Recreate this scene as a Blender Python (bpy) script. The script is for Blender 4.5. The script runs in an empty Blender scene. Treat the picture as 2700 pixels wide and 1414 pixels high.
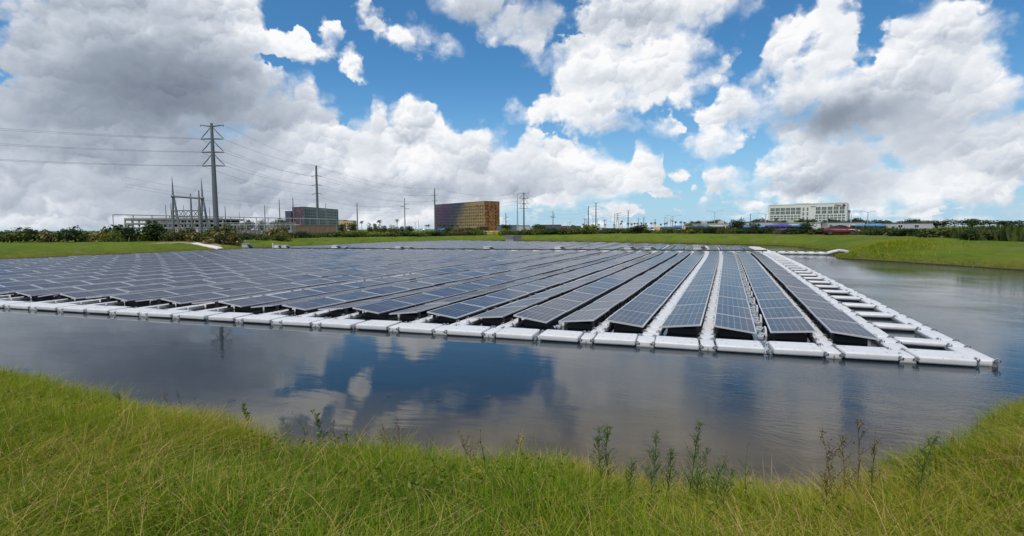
import bpy, bmesh, math, random
import numpy as np
from mathutils import Vector, Matrix, Euler
R = math.radians
rng = random.Random(7)
SC = bpy.context.scene
COL = SC.collection

# ------------------------------------------------------------------ camera
CAM_H = 2.86
FPX, PCX, PCY, HOR, ROLL = 1380.0, 1350.0, 707.0, 602.8, 0.0055
PIT = math.atan((PCY - HOR) / FPX)
cd = bpy.data.cameras.new('camera'); cd.sensor_width = 36.0; cd.lens = FPX / 2700 * 36
cd.clip_start = 0.1; cd.clip_end = 9000
cam = bpy.data.objects.new('camera', cd); COL.objects.link(cam)
cam.matrix_world = Matrix.Translation((0, 0, CAM_H)) @ (Matrix.Rotation(math.pi/2 - PIT, 4, 'X') @ Matrix.Rotation(-ROLL, 4, 'Z'))
SC.camera = cam

def ray(px, py):
    X, Y = px - PCX, py - PCY
    x, y = (X - Y*ROLL)/FPX, -(Y + X*ROLL)/FPX
    c, s = math.cos(PIT), math.sin(PIT)
    return Vector((x, c + y*s, -s + y*c))
def at(px, py, Y):
    d = ray(px, py); t = Y/d.y
    return Vector((d.x*t, Y, CAM_H + d.z*t))
def onz(px, py, z):
    d = ray(px, py); t = (z - CAM_H)/d.z
    return Vector((d.x*t, d.y*t, z))
def horizon(px): return HOR - (px - PCX)*ROLL

# ------------------------------------------------------------------ world, sun, exposure
SUN_EL, SUN_AZ = 64.0, 198.0       # azimuth from +Y, clockwise: behind the camera, a little to the left
SUN_STRENGTH, SKY_STRENGTH = 3.3, 0.115
SC.view_settings.view_transform = 'Standard'; SC.view_settings.look = 'None'
SC.view_settings.exposure = 0.0; SC.view_settings.gamma = 1.0; SC.view_settings.use_curve_mapping = False
SC.render.engine = 'CYCLES'
SC.cycles.max_bounces = 6; SC.cycles.diffuse_bounces = 2; SC.cycles.glossy_bounces = 3
SC.cycles.transparent_max_bounces = 6; SC.cycles.transmission_bounces = 2
SC.cycles.caustics_reflective = False; SC.cycles.caustics_refractive = False
SC.cycles.sample_clamp_indirect = 4.0
SC.cycles.use_denoising = True

class NT:
    """small helper that writes shader nodes"""
    def __init__(s, tree): s.t = tree
    def n(s, kind, **kw):
        nd = s.t.nodes.new(kind)
        for k, v in kw.items(): setattr(nd, k, v)
        return nd
    def put(s, sock, v):
        if v is None: return
        if isinstance(v, bpy.types.NodeSocket): s.t.links.new(v, sock)
        else: sock.default_value = v
    def m(s, op, a, b=None, c=None, clamp=False):
        nd = s.n('ShaderNodeMath', operation=op, use_clamp=clamp)
        for i, v in enumerate((a, b, c)): s.put(nd.inputs[i], v)
        return nd.outputs[0]
    def vm(s, op, a, b=None, c=None, out=0):
        nd = s.n('ShaderNodeVectorMath', operation=op)
        for i, v in enumerate((a, b, c)): s.put(nd.inputs[i], v)
        return nd.outputs['Value'] if out == 'v' else nd.outputs[0]
    def sep(s, v):
        nd = s.n('ShaderNodeSeparateXYZ'); s.put(nd.inputs[0], v); return nd.outputs
    def comb(s, x=0., y=0., z=0.):
        nd = s.n('ShaderNodeCombineXYZ')
        for i, v in enumerate((x, y, z)): s.put(nd.inputs[i], v)
        return nd.outputs[0]
    def noise(s, vec, scale, detail=4, rough=.5, dist=0., dims='3D', out=0, lac=2.0):
        nd = s.n('ShaderNodeTexNoise', noise_dimensions=dims)
        s.put(nd.inputs['Vector'], vec); nd.inputs['Scale'].default_value = scale
        nd.inputs['Detail'].default_value = detail; nd.inputs['Roughness'].default_value = rough
        nd.inputs['Distortion'].default_value = dist; nd.inputs['Lacunarity'].default_value = lac
        return nd.outputs[out]
    def rng(s, v, a, b, c=0., d=1., kind='LINEAR'):
        nd = s.n('ShaderNodeMapRange', interpolation_type=kind, clamp=True)
        for i, x in enumerate((v, a, b, c, d)): s.put(nd.inputs[i], x)
        return nd.outputs[0]
    def mix(s, f, a, b, mode='MIX'):
        nd = s.n('ShaderNodeMix', data_type='RGBA', blend_type=mode, clamp_factor=True)
        s.put(nd.inputs[0], f); s.put(nd.inputs[6], a); s.put(nd.inputs[7], b)
        return nd.outputs[2]
    def ramp(s, f, stops, mode='LINEAR'):
        nd = s.n('ShaderNodeValToRGB'); cr = nd.color_ramp; cr.interpolation = mode
        while len(cr.elements) < len(stops): cr.elements.new(0.5)
        for e, (p, c) in zip(cr.elements, sorted(stops, key=lambda q: q[0])):
            e.position = p; e.color = (*c, 1) if len(c) == 3 else c
        s.put(nd.inputs[0], f); return nd.outputs[0]

def build_world():
    inv = 1.0/SKY_STRENGTH
    w = bpy.data.worlds.new('World'); SC.world = w; w.use_nodes = True
    t = w.node_tree; t.nodes.clear(); N = NT(t)
    sky = N.n('ShaderNodeTexSky', sky_type='NISHITA')
    sky.sun_disc = False; sky.sun_elevation = R(SUN_EL); sky.sun_rotation = R(SUN_AZ)
    sky.air_density = 1.0; sky.dust_density = 0.15; sky.ozone_density = 1.6; sky.altitude = 0
    dirv = N.n('ShaderNodeTexCoord').outputs['Generated']
    dn = N.vm('NORMALIZE', dirv)
    X, Y, Z = N.sep(dn)
    A = N.m('MULTIPLY', N.m('ARCTAN2', X, Y), 1380.0)
    El = N.m('MULTIPLY', N.m('ARCSINE', Z), 1380.0)
    def ang(px, py):
        d = ray(px, py).normalized()
        return math.atan2(d.x, d.y)*1380, math.asin(d.z)*1380
    # noise fields on the sphere of directions
    warp = N.noise(dn, 9.0, 3, .55, out=1)
    warp2 = N.noise(dn, 34.0, 3, .6, out=1)
    w3 = N.vm('ADD', N.vm('MULTIPLY', N.vm('SUBTRACT', warp, (.5, .5, .5)), (95, 62, 0)),
              N.vm('MULTIPLY', N.vm('SUBTRACT', warp2, (.5, .5, .5)), (46, 36, 0)))
    p = N.vm('ADD', N.comb(A, El, 0.), w3)
    def blob_field(lst):
        f = None
        for px, py, rx, ry in lst:
            a, e = ang(px, py)
            k = math.cos(a/1380)            # angular foreshortening towards the frame sides
            rxa, rya = rx*k*k + 1, ry*k + 1
            q = N.vm('MULTIPLY_ADD', p, (1/rxa, 1/rya, 0), (-a/rxa, -e/rya, 0))
            r = math.sqrt(rxa*rya)
            d = N.m('MULTIPLY_ADD', N.vm('LENGTH', q, out='v'), r, -r)
            f = d if f is None else N.m('SMOOTH_MIN', f, d, 26.0)
        return f
    f = blob_field(CLOUDS)
    f = N.m('SMOOTH_MAX', f, N.m('MULTIPLY', blob_field(HOLES), -1.0), 20.0)
    fb = blob_field(BANKHOLES)
    # the long cumulus bank: everything under a skyline curve
    fc = N.n('ShaderNodeFloatCurve'); cu = fc.mapping.curves[0]
    A0, A1, E1 = -1400., 1400., 500.
    pts = [ang(x, y) for x, y in BANK]
    pts = [((a - A0)/(A1 - A0), e/E1) for a, e in pts]
    cu.points[0].location = (0, pts[0][1]); cu.points[1].location = (1, pts[-1][1])
    for q in pts: cu.points.new(*q)
    for q in cu.points: q.handle_type = 'VECTOR'
    fc.mapping.update()
    px_, py_, _ = N.sep(N.vm('ADD', N.comb(A, El, 0.), N.vm('MULTIPLY', w3, (.35, .3, 0))))
    N.put(fc.inputs['Value'], N.m('DIVIDE', N.m('SUBTRACT', px_, A0), A1 - A0))
    bank = N.m('SUBTRACT', py_, N.m('MULTIPLY', fc.outputs[0], E1))
    bank = N.m('SMOOTH_MAX', bank, N.m('MULTIPLY', fb, -1.0), 24.0)
    # far side of the sky (outside the frame): loose cumulus of the same kind
    low = N.noise(N.vm('MULTIPLY', dn, (1, 1, 1.6)), 2.6, 2, .5)
    gen = N.m('MULTIPLY', N.m('SUBTRACT', .50, low), 620.)
    outside = N.m('MAXIMUM', N.m('SUBTRACT', N.m('ABSOLUTE', A), 1020.), N.m('SUBTRACT', El, 640.))
    gen = N.m('ADD', gen, N.rng(outside, -60., 160., 300., 0.))
    # small fair-weather clouds low over the right half of the horizon
    dl = N.vm('MULTIPLY', dn, (1, 1, 2.6))
    lown = N.noise(dl, 17.0, 4, .55)
    band = N.m('MULTIPLY', N.rng(El, 4., 26., 0., 1., 'SMOOTHSTEP'), N.rng(El, 62., 118., 1., 0., 'SMOOTHSTEP'))
    lowc = N.m('MULTIPLY', N.m('SUBTRACT', N.m('ADD', .555, N.m('MULTIPLY', N.m('SUBTRACT', 1.0, band), .3)), lown), 260.)
    base = N.m('SMOOTH_MIN', N.m('SMOOTH_MIN', f, bank, 18.0), N.m('MINIMUM', gen, lowc), 8.0)
    # puffs: rounded lobes at three sizes, each lit from above
    jit = N.vm('MULTIPLY', N.vm('SUBTRACT', warp2, (.5, .5, .5)), (.015, .015, .015))
    dj = N.vm('MULTIPLY', N.vm('ADD', dn, jit), (1., 1., 1.2))
    nb = N.noise(dj, 24.0, 6, .58)
    fine3 = N.noise(dn, 60.0, 3, .55, out=1)
    pw = N.vm('ADD', N.vm('ADD', N.comb(A, El, 0.), N.vm('MULTIPLY', w3, (.8, .8, 0))), N.vm('MULTIPLY', N.vm('SUBTRACT', fine3, (.5, .5, .5)), (34, 30, 0)))
    pw = N.vm('MULTIPLY', pw, N.comb(1., 1.18, 0.))
    lobe = None; lit = None
    for size, amp, c in ((140., 36., .32), (58., 22., .21), (25., 11., .12)):
        vo = N.n('ShaderNodeTexVoronoi', feature='SMOOTH_F1', voronoi_dimensions='2D')
        N.put(vo.inputs['Vector'], pw); vo.inputs['Scale'].default_value = 1/size
        vo.inputs['Detail'].default_value = 0.0; vo.inputs['Smoothness'].default_value = .38; vo.inputs['Randomness'].default_value = .95
        lx, ly, _ = N.sep(N.vm('MULTIPLY', N.vm('SUBTRACT', pw, vo.outputs['Position']), (1/size, 1/size, 0)))
        q = N.m('MULTIPLY', N.m('SUBTRACT', .42, vo.outputs['Distance']), amp*1.5)
        l = N.m('MULTIPLY', N.m('MULTIPLY_ADD', lx, -.35, ly), c)
        lobe = q if lobe is None else N.m('ADD', lobe, q); lit = l if lit is None else N.m('ADD', lit, l)
    n0 = N.m('SUBTRACT', nb, .5)
    big0 = N.noise(N.vm('MULTIPLY', dn, (1, 1, 1.8)), 6.0, 3, .5)
    dens = N.m('ADD', N.m('ADD', N.m('MULTIPLY', base, -1.0), lobe), N.m('MULTIPLY_ADD', n0, 64., -4.))
    wisp = N.noise(N.vm('MULTIPLY', dn, (1, 1, 1.3)), 11., 5, .6)
    width = N.rng(wisp, .40, .63, 6., 58.)
    alpha = N.rng(N.m('DIVIDE', dens, width), -.55, 1.0, 0., 1., 'SMOOTHSTEP')
    # light: tops and rims bright, bases and thick hearts grey
    sh = None
    pb = N.vm('ADD', N.comb(A, El, 0.), N.vm('MULTIPLY', w3, (1.2, 1.2, 0)))
    for px, py, rx, ry, k in SHADE:
        a, e = ang(px, py)
        q = N.vm('MULTIPLY_ADD', pb, (1/rx, 1/ry, 0), (-a/rx, -e/ry, 0))
        g = N.rng(N.vm('LENGTH', q, out='v'), 1.7, -.3, 0., k, 'SMOOTHSTEP')
        sh = g if sh is None else N.m('ADD', sh, g)
    calm = N.rng(sh, .0, .5, 1., .35)
    lump = N.rng(N.noise(dn, 8., 2, .5, dist=.6), .36, .62, .35, 1.15)
    lit = N.m('MULTIPLY_ADD', lit, lump, N.m('MULTIPLY', n0, .26))
    rim = N.rng(dens, 0., 60., .10, 0., 'SMOOTHSTEP')
    L = N.m('MULTIPLY_ADD', N.m('ADD', lit, N.m('MULTIPLY', N.m('SUBTRACT', big0, .5), .5)), calm, N.m('ADD', rim, .86))
    L = N.m('SUBTRACT', L, sh)
    L = N.m('SUBTRACT', L, N.rng(El, 0., 150., .12, 0.))
    ccol = N.ramp(L, [(0.0, (.18, .215, .28)), (.30, (.31, .36, .44)), (.60, (.56, .61, .69)), (.85, (.83, .86, .90)), (1.0, (.97, .97, .98))])
    ccol = N.vm('MULTIPLY', ccol, (inv, inv, inv))
    blue = N.vm('MULTIPLY', sky.outputs[0], SKYTINT)
    hz = N.m('MULTIPLY', N.rng(El, 0., 420., 1., 0.), N.rng(El, 0., 420., .92, .0))
    blue = N.mix(hz, blue, (.44*inv, .62*inv, .80*inv, 1))
    alpha = N.m('MULTIPLY', alpha, N.rng(El, -2., 10., 0., 1.))
    col = N.mix(alpha, blue, ccol)
    bg = N.n('ShaderNodeBackground'); N.put(bg.inputs['Color'], col); bg.inputs['Strength'].default_value = SKY_STRENGTH
    out = N.n('ShaderNodeOutputWorld'); t.links.new(bg.outputs[0], out.inputs[0])
    w.cycles.sampling_method = 'MANUAL'; w.cycles.sample_map_resolution = 512

SKYTINT = (.40, .80, 1.04)
# clouds by place in the photograph: centre and half sizes, in photo pixels
CLOUDS = [
 (430, 120, 170, 190), (560, 110, 130, 130), (640, 60, 90, 90), (520, 260, 190, 80), (690, 110, 110, 55), (770, 110, 70, 46), (650, 190, 110, 60),
 (420, 330, 150, 60), (640, 322, 80, 42), (560, 330, 80, 40), (250, 200, 260, 240), (90, 330, 200, 150),
 (868, 72, 32, 34), (885, 95, 14, 14), (985, 72, 52, 34), (1050, 95, 60, 32), (1090, 45, 24, 20), (950, 30, 16, 20), (1110, 85, 22, 30),
 (1250, 20, 110, 45), (1330, 60, 90, 50), (1410, 60, 60, 45), (1425, 125, 24, 28), (1180, 130, 26, 18), (920, 160, 20, 26),
 (1600, 60, 90, 70), (1700, 40, 130, 60), (1560, 180, 110, 90), (1500, 190, 55, 60), (1640, 190, 110, 80), (1480, 270, 80, 45), (1560, 290, 110, 42), (1660, 270, 70, 50),
 (1790, 140, 90, 75), (1800, 230, 75, 38), (1760, 30, 130, 50), (1400, 290, 40, 22), (1880, 200, 55, 34), (1950, 185, 60, 26), (1840, 30, 90, 32),
 (2050, 110, 110, 60), (2110, 50, 130, 55), (2160, 20, 60, 60), (2000, 165, 55, 28), (2200, 140, 90, 85), (2120, 230, 110, 65), (2230, 260, 130, 90), (2060, 240, 50, 40), (2080, 290, 70, 30),
 (1920, 300, 60, 55), (1935, 260, 40, 34), (1880, 330, 45, 34), (1880, 375, 60, 26), (1800, 342, 44, 12), (1940, 345, 45, 30), (1725, 330, 22, 14),
 (2150, 370, 120, 50), (2060, 385, 50, 26), (2260, 400, 120, 90), (2120, 440, 90, 44), (2020, 448, 50, 12), (2180, 500, 130, 45), (2000, 505, 70, 16), (2070, 490, 60, 30), (2270, 520, 90, 50),
 (1785, 458, 48, 17), (1905, 460, 58, 18), (1825, 488, 22, 18), (1975, 480, 34, 13), (1750, 508, 34, 7), (1890, 500, 40, 18), (1865, 525, 30, 14), (1610, 320, 90, 26), (1720, 230, 70, 50), (1895, 350, 55, 45), (2080, 340, 70, 40), (2180, 330, 100, 60), (1700, 500, 40, 8), (1600, 545, 36, 9), (1510, 552, 26, 8), (1780, 552, 44, 9), (1960, 535, 46, 12), (1660, 562, 30, 7),
 (2450, 220, 200, 190), (2600, 420, 230, 120), (2420, 480, 120, 60),
]
HOLES = [(1884, 112, 40, 50), (1960, 132, 28, 40), (1500, 90, 10, 26), (1862, 90, 30, 20), (2030, 20, 36, 18), (830, 180, 40, 30), (1985, 60, 20, 22)]
BANKHOLES = [(1660, 552, 130, 36), (1480, 570, 170, 24), (1745, 520, 50, 45)]
BANK = [(0, 250), (300, 300), (560, 330), (690, 275), (722, 226), (745, 222), (768, 216), (790, 226), (813, 217), (828, 228), (838, 250), (853, 277), (866, 284), (880, 282), (905, 310), (942, 314), (966, 302), (975, 300), (979, 262),
 (990, 254), (1005, 257), (1011, 302), (1025, 306), (1040, 303), (1046, 280), (1060, 262), (1068, 244), (1085, 246), (1100, 262), (1110, 264), (1120, 254), (1144, 249), (1165, 258), (1173, 275), (1177, 312), (1200, 338), (1227, 350), (1250, 342), (1284, 340), (1303, 360),
 (1333, 356), (1352, 388), (1370, 362), (1390, 345), (1412, 341), (1433, 357), (1470, 352), (1511, 337), (1532, 345), (1545, 380), (1571, 389), (1626, 394), (1655, 417), (1664, 414), (1668, 372), (1682, 368), (1698, 384), (1715, 384), (1737, 362), (1748, 376), (1736, 410), (1742, 470), (1760, 560), (1800, 590), (2300, 590), (2700, 560)]
SHADE = [
 (470, 265, 330, 90, .50), (430, 130, 190, 110, .30), (600, 190, 120, 70, .14), (400, 400, 330, 60, .20), (640, 430, 130, 50, .10), (480, 520, 380, 70, .26), (820, 530, 300, 50, .19), (560, 370, 90, 60, .10), (1100, 440, 160, 30, .08), (200, 250, 330, 240, .3),
 (1080, 505, 250, 40, .24), (1340, 490, 210, 40, .24), (1135, 335, 34, 60, .14), (960, 395, 120, 36, .15), (1290, 420, 90, 22, .12), (830, 330, 60, 40, .10), (1500, 455, 120, 28, .12), (1240, 430, 120, 24, .06),
 (1290, 40, 150, 60, .30), (1420, 60, 90, 60, .22), (1700, 45, 190, 44, .26), (1640, 205, 150, 26, .16), (1600, 325, 170, 20, .14), (1850, 250, 90, 20, .10),
 (2150, 305, 150, 44, .44), (2250, 280, 130, 56, .26), (2060, 165, 70, 22, .14), (2150, 484, 150, 26, .26), (2250, 440, 120, 36, .12), (1900, 388, 80, 18, .12), (2130, 400, 90, 18, .10), (1020, 110, 60, 14, .05), (2480, 340, 260, 90, .32), (2450, 130, 160, 60, .15),
]
build_world()

sd = bpy.data.lights.new('sun', 'SUN'); sd.energy = SUN_STRENGTH; sd.angle = R(0.53); sd.color = (1.0, .955, .89)
sun = bpy.data.objects.new('sun', sd); COL.objects.link(sun)
sv = Vector((math.sin(R(SUN_AZ))*math.cos(R(SUN_EL)), math.cos(R(SUN_AZ))*math.cos(R(SUN_EL)), math.sin(R(SUN_EL))))
sun.rotation_euler = sv.to_track_quat('Z', 'Y').to_euler(); sun.location = (0, 0, 60)
# ------------------------------------------------------------------ helpers for meshes, things and materials
def new_mat(name):
    m = bpy.data.materials.new(name); m.use_nodes = True
    t = m.node_tree; t.nodes.clear()
    out = t.nodes.new('ShaderNodeOutputMaterial'); b = t.nodes.new('ShaderNodeBsdfPrincipled')
    t.links.new(b.outputs[0], out.inputs[0])
    return m, NT(t), b, out
def worn(name, col, rough=.5, metal=0., var=.18, scale=6., dirt=None, dirt_amt=.3, bump=0., spec=.5, coat=0., algae=False):
    """plain painted, plastic, metal or masonry surface with uneven tone, blotches and a little relief"""
    m, N, b, out = new_mat(name)
    tc = N.n('ShaderNodeTexCoord').outputs['Object']
    a = N.noise(tc, scale, 5, .6); f = N.noise(tc, scale*9, 3, .6)
    k = N.m('ADD', N.m('MULTIPLY', N.m('SUBTRACT', a, .5), var*2), N.m('MULTIPLY', N.m('SUBTRACT', f, .5), var))
    oi = N.n('ShaderNodeObjectInfo').outputs['Random']
    k = N.m('ADD', N.m('ADD', k, 1.0), N.m('MULTIPLY', N.m('SUBTRACT', oi, .5), var*.7))
    c = N.vm('MULTIPLY', tuple(col), N.comb(k, k, k))
    if dirt:
        d = N.rng(N.noise(tc, scale*.6, 6, .65), .5, .75, 0., dirt_amt)
        c = N.mix(d, c, (*dirt, 1))
    if algae:
        Zp = N.sep(N.n('ShaderNodeNewGeometry').outputs['Position'])[2]
        c = N.mix(N.rng(N.m('ADD', Zp, N.m('MULTIPLY', N.m('SUBTRACT', f, .5), .06)), .0, .045, .75, 0.), c, (.09, .095, .06, 1))
        sp = N.rng(N.noise(tc, 22., 2, .5), .70, .76, 0., .6); c = N.mix(sp, c, (.22, .21, .18, 1))
    N.put(b.inputs['Base Color'], c)
    N.put(b.inputs['Roughness'], N.m('MULTIPLY_ADD', a, .25, rough - .12))
    b.inputs['Metallic'].default_value = metal; b.inputs['Specular IOR Level'].default_value = spec
    b.inputs['Coat Weight'].default_value = coat
    if bump:
        bp = N.n('ShaderNodeBump'); bp.inputs['Strength'].default_value = bump; bp.inputs['Distance'].default_value = .01
        N.put(bp.inputs['Height'], f); N.put(b.inputs['Normal'], bp.outputs[0])
    return m

class MB:
    """collects simple shapes and links them as one mesh object"""
    def __init__(s): s.v = []; s.f = []; s.mi = []; s.sm = []; s.cur = 0; s.smooth = False; s.xf = None
    def add(s, vs, fs, mi=None, smooth=None):
        o = len(s.v)
        if s.xf is not None: vs = [s.xf @ Vector(v) for v in vs]
        s.v += [tuple(v) for v in vs]
        for f in fs:
            s.f.append([i + o for i in f]); s.mi.append(s.cur if mi is None else mi); s.sm.append(s.smooth if smooth is None else smooth)
        return s
    def box(s, c, d, rz=0., taper=1.0, mi=None):
        x, y, z = (q/2 for q in d); k = taper
        vs = [(-x, -y, -z), (x, -y, -z), (x, y, -z), (-x, y, -z), (-x*k, -y*k, z), (x*k, -y*k, z), (x*k, y*k, z), (-x*k, y*k, z)]
        cr, sr = math.cos(rz), math.sin(rz)
        vs = [(c[0] + vx*cr - vy*sr, c[1] + vx*sr + vy*cr, c[2] + vz) for vx, vy, vz in vs]
        return s.add(vs, [(0, 3, 2, 1), (4, 5, 6, 7), (0, 1, 5, 4), (1, 2, 6, 5), (2, 3, 7, 6), (3, 0, 4, 7)], mi, False)
    def tube(s, pts, r, n=6, mi=None, caps=True, smooth=True):
        pts = [Vector(p) for p in pts]; rr = r if isinstance(r, (list, tuple)) else [r]*len(pts)
        vs = []; fs = []; up = None
        for i, p in enumerate(pts):
            d = (pts[min(i+1, len(pts)-1)] - pts[max(i-1, 0)]).normalized()
            if up is None: up = Vector((0, 0, 1)) if abs(d.z) < .9 else Vector((1, 0, 0))
            a = d.cross(up).normalized(); up = a.cross(d).normalized()
            for k in range(n):
                t = 2*math.pi*k/n; vs.append(p + (a*math.cos(t) + up*math.sin(t))*rr[i])
        for i in range(len(pts)-1):
            for k in range(n):
                k2 = (k+1) % n; fs.append((i*n+k, i*n+k2, (i+1)*n+k2, (i+1)*n+k))
        s.add(vs, [f[::-1] for f in fs], mi, smooth)
        if caps and n > 2:
            s.add(vs[:n], [tuple(range(n))], mi, False); s.add(vs[-n:], [tuple(range(n))[::-1]], mi, False)
        return s
    def prism(s, poly, z0, z1, mi=None, top=None):
        n = len(poly); top = top or poly
        vs = [(x, y, z0) for x, y in poly] + [(x, y, z1) for x, y in top]
        fs = [(i, (i+1) % n, n + (i+1) % n, n + i) for i in range(n)] + [tuple(range(n))[::-1], tuple(range(n, 2*n))]
        return s.add(vs, fs, mi, False)
    def ball(s, c, r, nu=8, nv=5, mi=None):
        rx, ry, rz = r if isinstance(r, (list, tuple)) else (r, r, r)
        vs = [(c[0], c[1], c[2] - rz)]; fs = []
        for j in range(1, nv):
            t = math.pi*j/nv - math.pi/2
            for i in range(nu):
                p = 2*math.pi*i/nu; vs.append((c[0] + rx*math.cos(t)*math.cos(p), c[1] + ry*math.cos(t)*math.sin(p), c[2] + rz*math.sin(t)))
        vs.append((c[0], c[1], c[2] + rz)); m = len(vs) - 1
        for i in range(nu):
            fs.append((0, 1 + (i+1) % nu, 1 + i)); fs.append((m, m - nu + i, m - nu + (i+1) % nu))
            for j in range(nv - 2):
                a = 1 + j*nu; fs.append((a + i, a + (i+1) % nu, a + nu + (i+1) % nu, a + nu + i))
        return s.add(vs, fs, mi, True)
    def loft(s, rings, mi=None, caps=True, smooth=False):
        n = len(rings[0]); vs = [q for r in rings for q in r]; fs = []
        for i in range(len(rings)-1):
            for k in range(n):
                k2 = (k+1) % n; fs.append((i*n+k, i*n+k2, (i+1)*n+k2, (i+1)*n+k))
        if caps: fs += [tuple(range(n))[::-1], tuple(range((len(rings)-1)*n, len(rings)*n))]
        return s.add(vs, fs, mi, smooth)
    def mesh(s, name, mats):
        me = bpy.data.meshes.new(name); me.from_pydata(s.v, [], s.f)
        for m in (mats if isinstance(mats, (list, tuple)) else [mats]): me.materials.append(m)
        me.polygons.foreach_set('material_index', s.mi); me.polygons.foreach_set('use_smooth', s.sm)
        me.update(); return me
    def build(s, name, mats, parent=None, loc=None, rz=0.):
        return put(name, s.mesh(name, mats), parent, loc, rz)

def put(name, me, parent=None, loc=None, rz=0.):
    o = bpy.data.objects.new(name, me); COL.objects.link(o)
    if parent is not None: o.parent = parent
    if loc is not None: o.location = loc
    if rz: o.rotation_euler = (0, 0, rz)
    return o
def tag(o, label=None, cat=None, group=None, kind=None):
    for k, v in (('label', label), ('category', cat), ('group', group), ('kind', kind)):
        if v: o[k] = v
    return o
def thing(name, label, cat, loc=(0, 0, 0), rz=0., group=None):
    return tag(put(name, None, None, loc, rz), label, cat, group)
KIDS = {}
def copy_tree(o, parent=None, loc=None, rz=None, label=None, scale=None):
    c = o.copy(); COL.objects.link(c)
    if parent is not None: c.parent = parent
    if loc is not None: c.location = loc
    if rz is not None: c.rotation_euler = (0, 0, rz)
    if scale is not None: c.scale = scale if hasattr(scale, '__len__') else (scale,)*3
    if label: c['label'] = label
    for ch in o.children: copy_tree(ch, c)
    return c
def np_mesh(name, verts, faces_flat, loop_n, mats, smooth=False, attrs=None, uv=None):
    """fast mesh from numpy arrays; all faces have loop_n corners"""
    me = bpy.data.meshes.new(name); nv = len(verts); nf = len(faces_flat)//loop_n
    me.vertices.add(nv); me.vertices.foreach_set('co', np.asarray(verts, np.float32).ravel())
    me.loops.add(nf*loop_n); me.loops.foreach_set('vertex_index', np.asarray(faces_flat, np.int32))
    me.polygons.add(nf); me.polygons.foreach_set('loop_start', np.arange(0, nf*loop_n, loop_n, dtype=np.int32))
    me.polygons.foreach_set('use_smooth', np.full(nf, smooth))
    for m in (mats if isinstance(mats, (list, tuple)) else [mats]): me.materials.append(m)
    for k, v in (attrs or {}).items():
        a = me.attributes.new(k, 'FLOAT', 'POINT'); a.data.foreach_set('value', np.asarray(v, np.float32))
    if uv is not None:
        l = me.uv_layers.new(name='UVMap'); l.data.foreach_set('uv', np.asarray(uv, np.float32).ravel())
    me.update(calc_edges=True); me.validate(); return me

# ------------------------------------------------------------------ terrain: land round a pond
POND = [(-12, 10.2), (-8.5, 9.2), (-5.14, 7.55), (-4.13, 7.2), (-3.14, 6.7), (-2.06, 6.33), (-1.11, 6.1), (-.22, 5.93), (.61, 5.72), (1.34, 5.4), (2.0, 5.15), (2.69, 5.05), (3.5, 5.22), (5.2, 6.1), (9, 8.3), (18, 10.5),
        (29, 16), (33, 27), (32, 38), (30.6, 44.2), (29.9, 47.2), (31.5, 51), (35, 57), (37.6, 62), (39.8, 71), (41.2, 80.6), (33.4, 92.5), (19.6, 108.5), (7, 119), (-.9, 125), (-9, 119), (-19.4, 107.8), (-33.8, 93.5), (-38, 84), (-40.5, 75), (-45.8, 67), (-61, 30), (-68, 10), (-58, 2), (-34, 7), (-20, 10.5)]
def catmull(P, k=6, closed=True):
    out = []; n = len(P)
    for i in range(n if closed else n-1):
        p0, p1, p2, p3 = (np.array(P[(i+j) % n] if closed else P[min(max(i+j, 0), n-1)], float) for j in (-1, 0, 1, 2))
        for q in range(k):
            t = q/k; out.append(.5*((2*p1) + (p2-p0)*t + (2*p0-5*p1+4*p2-p3)*t*t + (3*p1-p0-3*p2+p3)*t**3))
    if not closed: out.append(np.array(P[-1], float))
    return np.array(out)
SHORE = catmull(POND, 6)
# real banks are ragged: small wobble
_ang = np.arange(len(SHORE)); SHORE = SHORE + np.stack([np.sin(_ang*1.7) + np.sin(_ang*.61+1), np.cos(_ang*1.3) + np.sin(_ang*.43)], 1)*.10
def shore_dist(P):
    """signed distance to the waterline, positive on land"""
    P = np.asarray(P, float); a = SHORE; b = np.roll(SHORE, -1, 0); best = np.full(len(P), 1e9); ins = np.zeros(len(P), bool)
    for p, q in zip(a, b):
        d = q - p; L = d@d + 1e-12; w = P - p; t = np.clip((w@d)/L, 0, 1)
        e = w - t[:, None]*d; best = np.minimum(best, (e*e).sum(1))
        c = ((p[1] > P[:, 1]) != (q[1] > P[:, 1])) & (P[:, 0] < (q[0]-p[0])*(P[:, 1]-p[1])/(q[1]-p[1]+1e-12) + p[0])
        ins ^= c
    return np.where(ins, -1, 1)*np.sqrt(best)
def ground_z(P):
    P = np.asarray(P, float); s = shore_dist(P); x, y = P[:, 0], P[:, 1]
    far = np.clip((y - 18)/30, 0, 1)
    e = np.clip((x - 4)/24, 0, 1); e = e*e*(3 - 2*e); w = np.clip((-22 - x)/14, 0, 1)
    land = 1.30 + far*(-.18 + .44*e + .10*w)
    run = 5.8 + 3.0*far
    t = np.clip(s/run, 0, 1); up = land*(1 - (1 - t)**2.0)
    bump = .035*np.sin(x*.9 + 1.3*np.sin(y*.53)) + .03*np.sin(y*1.1 + x*.37) + .02*np.sin(x*2.3 + y*1.9)
    z = np.where(s > 0, up + bump*np.clip(s/1.5, 0, 1) + .05*np.clip(s/.25, 0, 1), np.maximum(s*.32, -1.6))
    m = np.exp(-(((x - 33.6)/2.6)**2 + ((y - 46.5)/3.4)**2))*.35           # grassy hump by the boom
    return z + m*(s > 0)
def gz(x, y): return float(ground_z([(x, y)])[0])

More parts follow.
